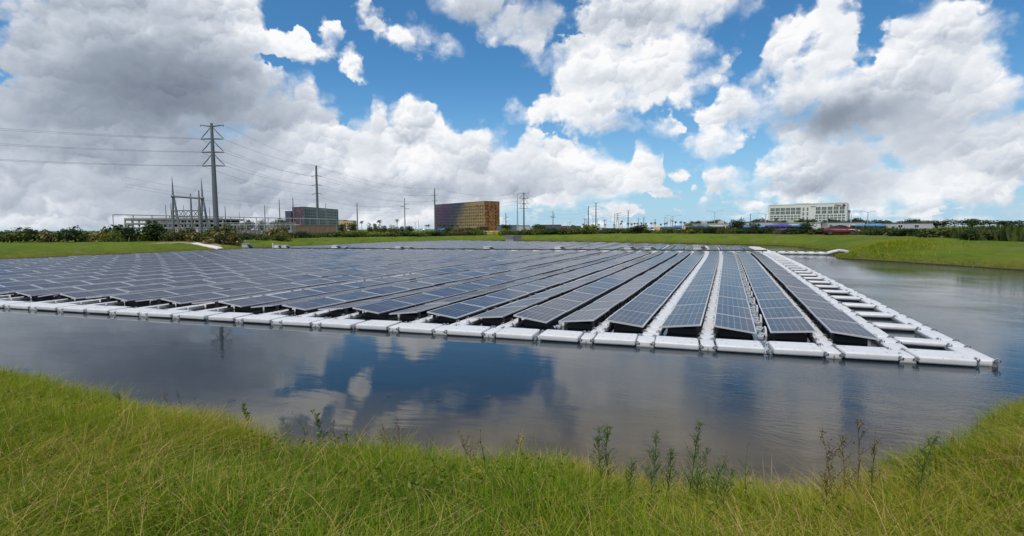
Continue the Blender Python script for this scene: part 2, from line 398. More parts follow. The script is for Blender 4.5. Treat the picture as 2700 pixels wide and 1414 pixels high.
def build_ground():
    def axis(lo, hi, fine0, fine1, fs, cs):
        a = list(np.arange(fine0, fine1 + 1e-6, fs)); b = list(np.arange(fine1 + cs, hi, cs)); c = list(np.arange(fine0 - cs, lo, -cs))
        far = [hi + 30, hi + 100, hi + 300, 1000, 2200, 5000]; near = [lo - 30, lo - 100, lo - 300, -1000, -2200, -5000]
        return np.array(sorted(c + a + b + far + near))
    xs = axis(-92, 84, -14, 14, .25, 1.4); ys = axis(-22, 142, -3, 11, .25, 1.3)
    gx, gy = np.meshgrid(xs, ys); P = np.stack([gx.ravel(), gy.ravel()], 1)
    z = ground_z(P); nx, ny = len(xs), len(ys)
    i = np.arange(ny-1)[:, None]*nx + np.arange(nx-1)[None]; i = i.ravel()
    f = np.stack([i, i+1, i+1+nx, i+nx], 1).ravel()
    m, N, b, out = new_mat('ground_grass')
    pos = N.n('ShaderNodeNewGeometry').outputs['Position']; X, Y, Z = N.sep(pos)
    a = N.noise(pos, .16, 5, .6); c = N.noise(pos, 1.4, 5, .65); d = N.noise(N.vm('MULTIPLY', pos, (1, 1, 1)), 14., 4, .7)
    k = N.m('ADD', N.m('MULTIPLY', a, .45), N.m('ADD', N.m('MULTIPLY', c, .3), N.m('MULTIPLY', d, .25)))
    grass = N.ramp(k, [(.30, (.044, .080, .007)), (.46, (.082, .130, .009)), (.56, (.115, .155, .013)), (.70, (.17, .165, .032))])
    dry = N.ramp(N.m('ADD', N.m('MULTIPLY', c, .6), N.m('MULTIPLY', d, .4)), [(.3, (.055, .050, .012)), (.5, (.105, .095, .020)), (.7, (.16, .125, .04))])
    edge = N.rng(N.m('ADD', Z, N.m('MULTIPLY', N.m('SUBTRACT', c, .5), .5)), .10, .62, .75, 0.)
    col = N.mix(edge, grass, dry)
    topd = N.m('MULTIPLY', N.rng(N.m('ADD', Z, N.m('MULTIPLY', N.m('SUBTRACT', a, .5), .5)), 1.28, 1.5, 0., .40), N.rng(Y, 40., 80., 0., 1.))
    col = N.mix(topd, col, (.13, .115, .035, 1))
    bare = N.m('MULTIPLY', N.rng(N.noise(pos, .42, 4, .62), .55, .72, 0., .55), N.rng(Y, 20., 40., 0., 1.)); col = N.mix(bare, col, (.175, .150, .060, 1))
    dk = N.rng(N.noise(N.vm('MULTIPLY', pos, (1., .35, 1.)), .75, 4, .6), .54, .70, 0., .5); col = N.mix(dk, col, (.030, .062, .009, 1))
    mud = N.rng(Z, .02, .07, 1., 0.)
    col = N.mix(mud, col, (.030, .022, .014, 1))
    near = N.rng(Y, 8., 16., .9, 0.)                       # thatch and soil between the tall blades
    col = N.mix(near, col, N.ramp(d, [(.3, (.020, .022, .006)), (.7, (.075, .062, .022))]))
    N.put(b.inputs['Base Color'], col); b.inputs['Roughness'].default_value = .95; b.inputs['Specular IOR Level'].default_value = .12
    bp = N.n('ShaderNodeBump'); bp.inputs['Strength'].default_value = .9; bp.inputs['Distance'].default_value = .12
    N.put(bp.inputs['Height'], N.m('ADD', d, N.m('MULTIPLY', c, 1.2))); N.put(b.inputs['Normal'], bp.outputs[0])
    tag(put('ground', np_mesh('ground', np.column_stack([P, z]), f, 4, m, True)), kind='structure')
build_ground()

def build_water():
    m, N, b, out = new_mat('pond_water')
    pos = N.n('ShaderNodeNewGeometry').outputs['Position']; X, Y, Z = N.sep(pos)
    u = N.vm('MULTIPLY', N.vm('ADD', pos, N.vm('MULTIPLY', N.noise(pos, .35, 2, .5, out=1), (1.6, 1.6, 0))), (1., 1., 1.))
    rot = N.n('ShaderNodeVectorRotate', rotation_type='Z_AXIS'); N.put(rot.inputs['Vector'], u); rot.inputs['Angle'].default_value = R(24)
    ru = rot.outputs[0]
    big = N.noise(N.vm('MULTIPLY', ru, (.55, 1.5, 1)), 1.3, 2, .5)
    mid = N.noise(N.vm('MULTIPLY', ru, (.9, 2.6, 1)), 4.2, 3, .55)
    fine = N.noise(N.vm('MULTIPLY', ru, (1.5, 4., 1)), 12., 2, .5)
    gust = N.rng(N.noise(pos, .11, 3, .55), .40, .66, .20, 1.)
    right = N.rng(N.m('SUBTRACT', X, N.m('MULTIPLY', Y, .12)), -.5, 8., .22, 1.5)
    g = N.m('MULTIPLY', gust, right)
    h = N.m('ADD', N.m('MULTIPLY', big, .0060), N.m('MULTIPLY', g, N.m('ADD', N.m('MULTIPLY', mid, .0085), N.m('MULTIPLY', fine, .0036))))
    bp = N.n('ShaderNodeBump'); bp.inputs['Strength'].default_value = .55; bp.inputs['Distance'].default_value = 1.0
    N.put(bp.inputs['Height'], h); N.put(b.inputs['Normal'], bp.outputs[0])
    silt = N.noise(N.vm('MULTIPLY', pos, (1, 1.5, 1)), .55, 4, .55)
    shal = N.rng(N.m('ADD', Y, N.m('MULTIPLY', N.m('SUBTRACT', silt, .5), 5.)), 5.6, 9.6, 1., 0., 'SMOOTHSTEP')
    col = N.mix(shal, (.013, .021, .029, 1), N.mix(N.rng(silt, .35, .65), (.070, .056, .032, 1), (.135, .100, .052, 1)))
    N.put(b.inputs['Base Color'], col)
    b.inputs['Roughness'].default_value = .02; b.inputs['IOR'].default_value = 1.333
    b.inputs['Specular IOR Level'].default_value = .43
    tag(put('water', MB().add([(-80, -2, 0), (60, -2, 0), (60, 135, 0), (-80, 135, 0)], [(0, 1, 2, 3)]).mesh('water', m)), kind='structure')
build_water()

# ------------------------------------------------------------------ sand path and concrete ramp on the far left bank
def drape(name, poly, lift, step, mat, kind='structure'):
    """a sheet that lies on the ground inside a polygon"""
    poly = np.array(poly, float); lo, hi = poly.min(0), poly.max(0)
    xs = np.arange(lo[0], hi[0] + step, step); ys = np.arange(lo[1], hi[1] + step, step)
    gx, gy = np.meshgrid(xs, ys); P = np.stack([gx.ravel(), gy.ravel()], 1)
    def inside(Q):
        ins = np.zeros(len(Q), bool)
        for p, q in zip(poly, np.roll(poly, -1, 0)):
            ins ^= ((p[1] > Q[:, 1]) != (q[1] > Q[:, 1])) & (Q[:, 0] < (q[0]-p[0])*(Q[:, 1]-p[1])/(q[1]-p[1]+1e-12) + p[0])
        return ins
    nx, ny = len(xs), len(ys); i = (np.arange(ny-1)[:, None]*nx + np.arange(nx-1)[None]).ravel()
    keep = inside(P[i] + step/2); i = i[keep]
    f = np.stack([i, i+1, i+1+nx, i+nx], 1); used = np.unique(f); mp = np.zeros(len(P), int); mp[used] = np.arange(len(used))
    V = np.column_stack([P[used], ground_z(P[used]) + lift])
    o = put(name, np_mesh(name, V, mp[f].ravel(), 4, mat, True))
    return tag(o, kind=kind) if kind else o
M_SAND = worn('sand_dirt', (.27, .205, .145), .95, var=.25, scale=.8, dirt=(.16, .12, .07), dirt_amt=.6, bump=.4, spec=.1)
def px_ground(px, py, z=1.15):
    q = onz(px, py, z); return (q.x, q.y)
def belt_y(px, off=9.5):
    d = ray(px, horizon(px)); ts = np.arange(40, 260, .5); sd_ = shore_dist(np.stack([d.x*ts/d.y, ts], 1))
    inside = np.nonzero(sd_ < 0)[0]; i0 = inside[-1] if len(inside) else 0
    ok = np.nonzero(sd_[i0:] > off)[0]; return float(ts[i0 + (ok[0] if len(ok) else 0)])
def px_land(px, py):
    d = ray(px, py); lo = 3.0; ts = np.arange(3, 400, .25); P = np.stack([d.x*ts/d.y, ts], 1); z = CAM_H + d.z*ts/d.y
    hit = np.nonzero(z < ground_z(P))[0]; i = hit[0] if len(hit) else len(ts) - 1
    return float(P[i, 0]), float(P[i, 1])
sand = [px_land(*q) for q in ((395, 642.5), (470, 639.5), (540, 637), (600, 635.5), (662, 634.8), (625, 639.5), (592, 644), (582, 650), (590, 659), (556, 658), (535, 650), (515, 645), (465, 642.5), (420, 644))]
drape('path', sand, .035, .22, M_SAND)
# ------------------------------------------------------------------ the floating solar array
TH = math.atan2(1915 - PCX, FPX*math.cos(PIT))
UX, UY = math.sin(TH), math.cos(TH)
def P2(a, b, z=0.):
    a = a - 1.2*(max(b - 45, 0)/40)**2
    return Vector((a*UY + b*UX, -a*UX + b*UY, z))
RZ = -TH

M_WHITE = worn('white_float_plastic', (.56, .565, .575), .45, var=.07, scale=3., dirt=(.33, .31, .26), dirt_amt=.38, algae=True)
M_GREYP = worn('grey_float_plastic', (.36, .39, .43), .5, var=.12, scale=5.)
M_BLACK = worn('black_rubber', (.012, .012, .013), .55, var=.2, scale=8.)
M_DARKF = worn('dark_main_float', (.035, .037, .04), .6, var=.2, scale=4.)  # carrier floats; also the painted shade under walkway and rung floats
M_ALU = worn('aluminium_frame', (.46, .47, .49), .38, metal=.15, var=.08, scale=5.)
M_GALV = worn('galvanised_steel', (.40, .415, .43), .45, metal=.55, var=.14, scale=4.)
M_STEEL = worn('weathered_pole_steel', (.115, .13, .145), .55, metal=.3, var=.16, scale=1.2)

def panel_material():
    m, N, b, out = new_mat('solar_glass')
    uv = N.n('ShaderNodeUVMap').outputs[0]; U, V, _ = N.sep(uv)
    def lines(x, n, w):       # 1 on thin lines between n cells
        fr = N.m('FRACT', N.m('MULTIPLY', x, n)); d = N.m('ABSOLUTE', N.m('SUBTRACT', fr, .5))
        return N.m('GREATER_THAN', d, .5 - w)
    col6 = lines(U, 6., .024); mid = N.m('LESS_THAN', N.m('ABSOLUTE', N.m('SUBTRACT', V, .5)), .0045)
    cells = lines(V, 12., .018); bus = lines(N.m('MULTIPLY', U, 1.), 24., .05)
    oi = N.n('ShaderNodeObjectInfo').outputs['Random']
    tile = N.n('ShaderNodeTexWhiteNoise', noise_dimensions='3D')
    N.put(tile.inputs['Vector'], N.comb(N.m('FLOOR', N.m('MULTIPLY', U, 6.)), N.m('FLOOR', N.m('MULTIPLY', V, 12.)), N.m('MULTIPLY', oi, 37.)))
    base = N.mix(tile.outputs[0], (.008, .012, .028, 1), (.013, .020, .046, 1))
    base = N.mix(N.m('MULTIPLY', N.m('SUBTRACT', oi, .3), .5), base, (.024, .019, .028, 1))
    base = N.mix(N.m('MULTIPLY', cells, .10), base, (.16, .18, .22, 1))
    base = N.mix(N.m('MULTIPLY', bus, .04), base, (.3, .32, .36, 1))
    base = N.mix(N.m('MULTIPLY', N.m('MAXIMUM', col6, mid), .62), base, (.55, .58, .62, 1))
    N.put(b.inputs['Base Color'], base)
    b.inputs['Roughness'].default_value = .42; b.inputs['IOR'].default_value = 1.40; b.inputs['Specular IOR Level'].default_value = .35
    b.inputs['Coat Weight'].default_value = .40; b.inputs['Coat Roughness'].default_value = .12; b.inputs['Coat IOR'].default_value = 1.36
    return m
M_GLASS = panel_material()

PW, PL, PITCH0 = 1.02, 2.06, 2.118
TILT = math.asin(.115/PW)
def panel_meshes(sg):
    # the frame: a shallow tray with a raised lip; the glass: a sheet just under the lip
    fr = MB(); t, h = .031, .04
    for sx in (-1, 1): fr.box((sx*(PW/2 - t/2), 0, -h/2), (t, PL, h))
    for sy in (-1, 1): fr.box((0, sy*(PL/2 - t/2), -h/2 - .0005), (PW - 2*t, t, h - .001))
    fr.box((0, 0, -h + .004), (PW - 2*t, PL - 2*t, .006), mi=1)
    for y in (-.75, .75): fr.box((-sg*.40, y, -h - .095), (.06, .10, .19), mi=1)
    fme = fr.mesh('solar_panel', [M_ALU, M_DARKF])
    x, y = PW/2 - t, PL/2 - t
    gme = np_mesh('glass', [(-x, -y, -.004), (x, -y, -.004), (x, y, -.004), (-x, y, -.004)], [0, 1, 2, 3], 4, M_GLASS, uv=[(0, 0), (1, 0), (1, 1), (0, 1)])
    return fme, gme
FMES = {}
FMES[1], GME = panel_meshes(1); FMES[-1], _ = panel_meshes(-1)

# crosswise pattern of gaps, counted from the right: ridge, connector valley, ridge, walkway valley
GAP = {'ridge': .29, 'valley': .30, 'walk': .42}
SEQ = ['ridge', 'valley', 'ridge', 'walk']
NROW = 48
ROWS = []; GAPS = []
_left = 2.36
for k in range(NROW):
    ROWS.append(_left + PW/2)
    kind = SEQ[k % 4]; GAPS.append((kind, _left - GAP[kind]/2))
    _left -= GAP[kind] + PW
def b_start(a): return 14.22 + .080*a
def b_tray(a): return 61.0 + .13*a
def b_edge(a): return 12.78 + .085*a
def b_far(a):
    a = min(a, 3.0)
    return 80.3 - .62*(a - 3) if a > -20 else 94.6 + .24*(-20 - a)
ORD1 = ['', 'first', 'second', 'third', 'fourth', 'fifth', 'sixth', 'seventh', 'eighth', 'ninth', 'tenth', 'eleventh', 'twelfth', 'thirteenth', 'fourteenth', 'fifteenth', 'sixteenth', 'seventeenth', 'eighteenth', 'nineteenth']
TENS = {20: ('twenty', 'twentieth'), 30: ('thirty', 'thirtieth'), 40: ('forty', 'fortieth'), 50: ('fifty', 'fiftieth')}
def ordinal(n):
    if n < 20: return ORD1[n]
    t = n//10*10; return TENS[t][1] if n % 10 == 0 else TENS[t][0] + '-' + ORD1[n % 10]

def panel_slots(k):
    """all panel places of row k: (b centre, block)"""
    a = ROWS[k]; n1 = 22; pitch = (b_tray(a) - b_start(a) - .5)/n1
    s = [(b_start(a) + pitch*(i + .5), 0) for i in range(n1)]
    b = b_tray(a) + 1.5
    while b + pitch < b_far(a): s.append((b + pitch/2, 1)); b += pitch
    return s, pitch/PITCH0
def build_rows():
    slots = []
    for k in range(NROW):
        s, sc = panel_slots(k)
        for i, (b, blk) in enumerate(s):
            w = P2(ROWS[k], b); px = PCX + w.x/w.y*FPX
            vis = -250 < px < 2950
            slots.append((w.y*w.y if vis else 1e9 + w.y, k, i))
    slots.sort(); single = {(k, i) for d, k, i in slots[:330] if d < 1e9}
    for k in range(NROW):
        a = ROWS[k]; s, sc = panel_slots(k); rr = random.Random(100 + k)
        o = P2(a, s[0][0]); 
        side = 'left' if k % 2 == 0 else 'right'
        if k < 2: lab = f"{ordinal(k+1)} row of blue-grey solar panels beside the ladder-like white walkway"
        else: lab = f"{ordinal(k+1)} row of blue-grey solar panels counting leftward from the ladder-like white walkway"
        t = thing('solar_panel_row', lab, 'solar panels', o, RZ, 'rows of solar panels on the floating array')
        farf, farg = MB(), MB(); sg = 1 if k % 2 == 0 else -1
        base = MB(); inv = Matrix.Rotation(-RZ, 4, 'Z') @ Matrix.Translation(-o)
        guv = []
        for i, (b, blk) in enumerate(s):
            w = P2(a, b, .30 + rr.uniform(-.012, .012)); loc = inv @ w
            e = Euler((rr.uniform(-.006, .006), sg*TILT + rr.gauss(0, .013), rr.uniform(-.004, .004)))
            if (k, i) in single:
                p = put('solar_panel', FMES[sg], t, loc); p.rotation_euler = e; p.scale = (1, sc, 1)
                put('glass', GME, p)
            else:
                M = Matrix.Translation(loc) @ e.to_matrix().to_4x4() @ Matrix.Diagonal((1, sc, 1, 1))
                x, y, h, q = PW/2, PL/2, .04, .031
                farf.xf = farg.xf = M
                farf.add([(-x, -y, -h), (x, -y, -h), (x, y, -h), (-x, y, -h), (-x, -y, 0), (x, -y, 0), (x, y, 0), (-x, y, 0)], [(0, 1, 5, 4), (1, 2, 6, 5), (2, 3, 7, 6), (3, 0, 4, 7), (4, 5, 6, 7), (3, 2, 1, 0)])
                farg.add([(-x+q, -y+q, .003), (x-q, -y+q, .003), (x-q, y-q, .003), (-x+q, y-q, .003)], [(0, 1, 2, 3)])
                guv += [(0, 0), (1, 0), (1, 1), (0, 1)]
        if farf.f:
            tag(farf.build('far_panel', M_ALU, t), kind='stuff')
            g = farg.build('far_glass', M_GLASS, t); tag(g, kind='stuff')
            l = g.data.uv_layers.new(name='UVMap'); l.data.foreach_set('uv', np.array(guv, np.float32).ravel())
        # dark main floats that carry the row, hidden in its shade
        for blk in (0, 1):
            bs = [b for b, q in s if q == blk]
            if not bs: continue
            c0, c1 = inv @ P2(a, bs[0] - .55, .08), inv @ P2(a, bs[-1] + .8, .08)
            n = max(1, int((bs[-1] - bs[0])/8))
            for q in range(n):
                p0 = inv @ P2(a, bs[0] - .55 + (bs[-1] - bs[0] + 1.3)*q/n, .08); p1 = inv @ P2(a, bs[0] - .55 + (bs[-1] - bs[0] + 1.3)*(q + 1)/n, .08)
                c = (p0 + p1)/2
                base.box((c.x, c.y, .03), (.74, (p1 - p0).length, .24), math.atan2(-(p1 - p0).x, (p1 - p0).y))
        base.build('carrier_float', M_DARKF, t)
build_rows()

# ---- floats
def rounded(name, d, r=.05, seg=2, ends=True, mats=None):
    bm = bmesh.new(); bmesh.ops.create_cube(bm, size=1.0)
    for v in bm.verts: v.co = Vector((v.co.x*d[0], v.co.y*d[1], v.co.z*d[2]))
    bmesh.ops.bevel(bm, geom=list(bm.edges), offset=r, segments=seg, affect='EDGES', profile=.6)
    for f in bm.faces: f.smooth = True
    me = bpy.data.meshes.new(name); bm.to_mesh(me); bm.free()
    for m in (mats or [M_WHITE]): me.materials.append(m)
    return me
def pin_mesh():
    m = MB()
    m.tube([(0, 0, -.05), (0, 0, .045)], .016, 6); m.tube([(0, 0, .045), (0, 0, .06)], .03, 6); m.box((0, 0, -.005), (.13, .06, .014)); m.box((0, .02, .012), (.05, .10, .012))
    for s in (-1, 1): m.tube([(s*.045, -.01, -.02), (s*.055, -.035, .02), (s*.03, -.045, .045)], .011, 5)
    return m.mesh('connector_pin', [M_GALV])
def link_mesh():
    m = MB(); q = [(.0 + .022*math.cos(t), 0, -.05 + .045*math.sin(t)) for t in np.linspace(0, 2*math.pi, 9)]
    m.tube(q, .008, 5, caps=False); m.tube([(0, 0, -.02), (0, -.03, .03), (0, -.01, .06)], .010, 5)
    return m.mesh('shackle', [M_GALV])
PIN, LINK = pin_mesh(), link_mesh()
def stud_mesh():
    m = MB()
    for x in (-.36, .36): m.box((x, .16, .0), (.05, .02, .016))
    m.box((-.30, -.22, 0), (.045, .02, .012)); m.box((.33, -.2, 0), (.045, .02, .012))
    return m.mesh('stud', [worn('grey_stud', (.42, .42, .42), .5)])
STUD = stud_mesh()
LONGF = {}
def edge_walkway():
    t = thing('edge_walkway', 'white float walkway along the near edge of the solar array', 'walkway', P2(0, b_edge(0)), RZ)
    o = P2(0, b_edge(0)); inv = Matrix.Rotation(-RZ, 4, 'Z') @ Matrix.Translation(-o)
    ang = math.atan(.085); D = .80
    rr = random.Random(5)
    L0 = rounded('walkway_float', (1.0, D, .15), .045, 3); K0 = rounded('hull', (.94, D - .14, .20), .03, 1, mats=[M_DARKF]); S0 = rounded('walkway_float', (.31, D - .06, .20), .03, 2); S1 = rounded('walkway_float', (.42, D - .06, .20), .03, 2)  # K0: dark body added as painted shade below the white floats
    G0 = rounded('link_float', (.17, D - .22, .12), .02, 2, mats=[M_GREYP])
    for k in range(-1, 34):
        c = ROWS[k] if k >= 0 else ROWS[0] + 1.34
        sh = .075*(1 if SEQ[(k) % 4] == 'valley' else -1 if SEQ[(k-1) % 4] == 'valley' else 0)
        a = c - sh
        w = inv @ P2(a, b_edge(a) + D/2, 0); z = .085 + rr.uniform(-.012, .012)
        f = put('walkway_float', L0, t, (w.x, w.y, z), ang + rr.uniform(-.012, .012)); f.rotation_euler.x = rr.uniform(-.012, .012); f.rotation_euler.y = rr.uniform(-.012, .012)
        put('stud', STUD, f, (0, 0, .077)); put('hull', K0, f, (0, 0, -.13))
        kind = SEQ[k % 4] if k >= 0 else 'ridge'
        left = a - .515
        a2n = (ROWS[k+1] if k + 1 < NROW else c - 1.3); sh2 = .075*(1 if SEQ[(k+1) % 4] == 'valley' else -1 if kind == 'valley' else 0)
        right2 = a2n - sh2 + .515; gc = (left + right2)/2; gw = left - right2
        me = G0 if kind == 'valley' else (S0 if gw < .40 else S1)
        w = inv @ P2(gc, b_edge(gc) + D/2, 0)
        g = put('link_float' if kind == 'valley' else 'walkway_float', me, t, (w.x, w.y, -.02 if kind == 'valley' else .035), ang)
        for dx in ((-.5, .5) if kind != 'valley' else (0,)):
            put('connector_pin', PIN, g, (dx*gw*.9, -D/2 + .05, .085 if kind == 'valley' else .045))
            put('connector_pin', PIN, g, (dx*gw*.9, D/2 - .06, .10 if kind == 'valley' else .085))
        if kind == 'ridge' and k % 2 == 0: put('shackle', LINK, g, (0, -D/2 + .02, .0))
edge_walkway()

def chain_walkway(kind, a, idx):
    """a chain of short white floats between two rows"""
    width = {'ridge': .34, 'walk': .42}[kind]
    b0 = b_edge(a) + .86; b1 = b_far(a) - .3; o = P2(a, b0); inv = Matrix.Rotation(-RZ, 4, 'Z') @ Matrix.Translation(-o)
    n = sum(1 for q, _ in GAPS[:idx] if q != 'valley') + 1
    t = thing('float_walkway', f"{ordinal(n)} chain of white floats between panel rows, counting from the ladder-like walkway", 'walkway', o, RZ, 'white float chains between the panel rows')
    far = MB(); far_n = 0; b = b0; rr = random.Random(idx)
    near = rounded('walkway_float', (width, 1.30, .17), .035, 2); short = rounded('walkway_float', (width, .60, .17), .035, 2)
    i = 0; pitch = PITCH0
    limit = b0 + (13 if idx < 12 else 0) + (10 if idx < 6 else 0)
    first = True
    while b < b1:
        L = .62 if first else (1.40 if i % 2 == 0 else .66); first = False
        if not (b_tray(a) - .2 < b < b_tray(a) + .4):
            w = inv @ P2(a, b + L/2, .02 + rr.uniform(-.008, .008))
            if b < limit:
                f = put('walkway_float', near if L > 1 else short, t, w); f.scale.y = (L - .03)/(1.30 if L > 1 else .60)
                f.rotation_euler = (rr.uniform(-.01, .01), rr.uniform(-.015, .015), rr.uniform(-.01, .01))
                for sx in (-1, 1): put('connector_pin', PIN, f, (sx*width*.42, -L/2/f.scale.y + .01, .075))
            else:
                far.box((w.x, w.y, .035), (width, L - .03, .15), taper=.94)
        b += L; i += 1
    if far.f: tag(far.build('far_float', M_WHITE, t), kind='stuff')
for idx, (kind, a) in enumerate(GAPS[:-1]):
    if kind != 'valley': chain_walkway(kind, a, idx)

def connector_valley(a, idx):
    b0 = b_start(a) - .3; o = P2(a, b0); inv = Matrix.Rotation(-RZ, 4, 'Z') @ Matrix.Translation(-o)
    n = idx//4 + 1
    t = thing('connector_chain', f"{ordinal(n)} chain of grey link brackets between low panel edges, from the right", 'connectors', o, RZ, 'grey link chains between the panel rows')
    br = MB(); br.box((-.02, 0, .02), (.13, .17, .07)); br.box((-.07, .12, .03), (.09, .10, .05)); br.tube([(.0, .1, .02), (.06, .22, .07), (.0, .3, .03)], .02, 5); bme = br.mesh('link_bracket', [M_GREYP])
    cp = MB(); cp.prism([(-.035, -.30), (.035, -.30), (.035, .30), (-.035, .30)], -.06, .16, top=[(-.02, -.22), (.02, -.22), (.02, .22), (-.02, .22)]); cme = cp.mesh('end_cap', [M_WHITE])
    far = MB(); s, sc = panel_slots(idx); b_list = [q for q, _ in s]; rr = random.Random(idx)
    put('link_bracket', bme, t, inv @ P2(a, b0 - .25, -.02)).scale = (1.6, 1.8, .8)
    for j, b in enumerate(b_list):
        if idx < 9 and j < 10:
            for d in (-.62, -.2, .34, .8): 
                q = put('link_bracket', bme, t, inv @ P2(a + rr.uniform(-.02, .02), b + d, .0)); q.rotation_euler.z = rr.choice((0, math.pi)) + rr.uniform(-.2, .2)
            put('end_cap', cme, t, inv @ P2(a + .10, b - .1, .03))
        else:
            w = inv @ P2(a + .09, b - .1, .1); far.box((w.x, w.y, .08), (.07, .62, .17))
            w = inv @ P2(a - .03, b + .5, .1); far.box((w.x, w.y, .03), (.13, .5, .07))
    if far.f: tag(far.build('far_bracket', M_WHITE, t), kind='stuff')
for idx, (kind, a) in enumerate(GAPS[:-1]):
    if kind == 'valley': connector_valley(a, idx)

def ladder_walkway():
    a0, a1 = 3.66, 4.96; b0 = b_edge(a0) + .3; b1 = 81.0; o = P2(a0, b0); inv = Matrix.Rotation(-RZ, 4, 'Z') @ Matrix.Translation(-o)
    t = thing('ladder_walkway', 'ladder-like white walkway of floats with open water between its rungs', 'walkway', o, RZ)
    beam = rounded('beam_float', (.42, 1.36, .18), .035, 2); bs = rounded('beam_float', (.42, .66, .18), .035, 2); rung = rounded('rung_float', (.92, .46, .12), .045, 2); rk = rounded('hull', (.86, .34, .22), .03, 1, mats=[M_DARKF])  # rk: dark colour stands in for the shaded underside of each rung
    b = b0; i = 0; rr = random.Random(3)
    while b < b1:
        L = 1.42 if i % 2 == 0 else .698
        for a in (a0, a1):
            w = inv @ P2(a, b + L/2, .02 + rr.uniform(-.01, .01)); f = put('beam_float', beam if i % 2 == 0 else bs, t, w)
            f.rotation_euler = (rr.uniform(-.01, .01), rr.uniform(-.02, .02), rr.uniform(-.012, .012))
            if b < 40:
                for sx in (-1, 1): put('connector_pin', PIN, f, (sx*.17, -L/2 + .02, .08))
        if i % 2 == 1:
            w = inv @ P2((a0 + a1)/2, b + L/2, .03); w.z += .06; f = put('rung_float', rung, t, w); put('hull', rk, f, (0, 0, -.13)); f.rotation_euler = (rr.uniform(-.012, .012), rr.uniform(-.012, .012), rr.uniform(-.01, .01))
        b += L; i += 1
ladder_walkway()

# ---- cable run across the array, with combiner boxes on it
M_BOXW = worn('white_box_paint', (.70, .71, .72), .4, var=.06, scale=4., dirt=(.4, .4, .38), dirt_amt=.25)
M_BOXG = worn('grey_box_paint', (.40, .42, .42), .45, var=.1, scale=4.)
def cable_run():
    t = thing('cable_run', 'black cable bundle on white floats crossing the solar array', 'cable', P2(0, b_tray(0)), 0)
    o = P2(0, b_tray(0)); rr = random.Random(11)
    fl = rounded('tray_float', (1.25, .50, .50), .04, 1)
    a = 4.4
    while a > -60.5:
        p = P2(a, b_tray(a) + .45, .03) - o; put('tray_float', fl, t, p, RZ + math.atan(.13)); a -= 1.32
    for q, (dz, db, r) in enumerate(((.33, .32, .075), (.36, .48, .07), (.34, .64, .06))):
        m = MB(); pts = []
        a = 4.2
        while a > -61: pts.append(P2(a, b_tray(a) + db + rr.uniform(-.05, .05), dz + max(0, rr.gauss(0, .035))) - o); a -= 1.1
        m.tube(pts, r, 5); m.build('cable', M_BLACK, t)
cable_run()
def combiner():
    t = thing('combiner_box', 'x', 'electrical box', (0, 0, 0), 0, 'electrical boxes along the cable run')
    b = MB(); b.box((0, 0, .34), (.92, .55, .34)); b.build('housing', M_BOXW, t)
    l = MB(); l.box((0, 0, .535), (1.0, .64, .045)); l.build('lid', M_BOXW, t)
    s = MB()
    for x in (-.38, .38):
        for y in (-.2, .2): s.box((x, y, .09), (.06, .06, .18))
    s.build('stand', M_GALV, t)
    for i, x in enumerate((.30, .46, .6)):
        c = MB(); c.tube([(x - .02, -.2, .26), (x + .12, -.36, .50 - i*.06), (x + .30, -.40, .44 - i*.07), (x + .36, -.36, .18), (x + .2, -.2, .10)], .045, 5); c.build('cable_loop', M_BLACK, t)
    return t
BOXES = [(595, 1.25, 'grey', 'large grey electrical box at the left end of the cable run'), (648, 1.0, 'w', 'pale electrical box beside the short white post on the cable run'),
         (728, .95, 'w', 'white electrical box, left of the pair nearest the concrete ramp'), (750, .95, 'grey', 'grey electrical box, right of the pair nearest the concrete ramp'),
         (882, .95, 'w', 'white electrical box left of the wall and second pole, on the cable run'), (908, .8, 'grey', 'low grey box just right of the white one below the tan wall'),
         (1050, .95, 'w', 'white electrical box on the cable run below the row of palms'), (1075, .8, 'grey', 'low grey box touching the white one below the row of palms'),
         (1284, .95, 'w', 'white electrical box on the cable run below the big orange building'), (1470, .9, 'w', 'white electrical box on the cable run right of the grey headwall'),
         (1655, .95, 'grey', 'pale grey box, left of the two close ones right of centre'), (1708, .9, 'grey', 'pale grey box, right of the two close ones right of centre'),
         (1838, 1.05, 'grey', 'pale grey box at the right end of the cable run by the white walkway')]
def place_boxes():
    proto = combiner(); 
    for i, (px, sc, kd, lab) in enumerate(BOXES):
        # walk along the run to the place seen at this photo column
        lo, hi = -62.0, 4.0
        for _ in range(40):
            mid = (lo + hi)/2; w = P2(mid, b_tray(mid) + .5)
            if PCX + w.x/w.y*FPX < px: lo = mid
            else: hi = mid
        loc = P2(lo, b_tray(lo) + .72, .24)
        o = proto if i == 0 else copy_tree(proto)
        o.location = loc; o.rotation_euler = (0, 0, RZ*.4 + .1*((i*37) % 5 - 2)/2); o.scale = (sc, sc, sc*(.8 if 'low' in lab else 1.0)); o['label'] = lab
        if True:
            for ch in o.children:
                if ch.name.split('.')[0] in ('housing', 'lid'):
                    ch.material_slots[0].link = 'OBJECT'; ch.material_slots[0].material = M_BOXW if kd == 'w' else M_BOXG if i == 0 else M_BOXP
M_BOXP = worn('pale_grey_box_paint', (.55, .57, .58), .45, var=.08, scale=4.)
place_boxes()
w = onz(642, 657, .2); m = MB(); m.tube([(0, 0, -.2), (0, 0, .75)], .05, 6); m.tube([(0, 0, .75), (0, 0, .92)], .09, 6)
tag(m.build('marker_post', M_BOXW, None, P2(-57.4, b_tray(-57.4) + .3, .1)), 'short white post on the cable run beside a pale electrical box', 'post')

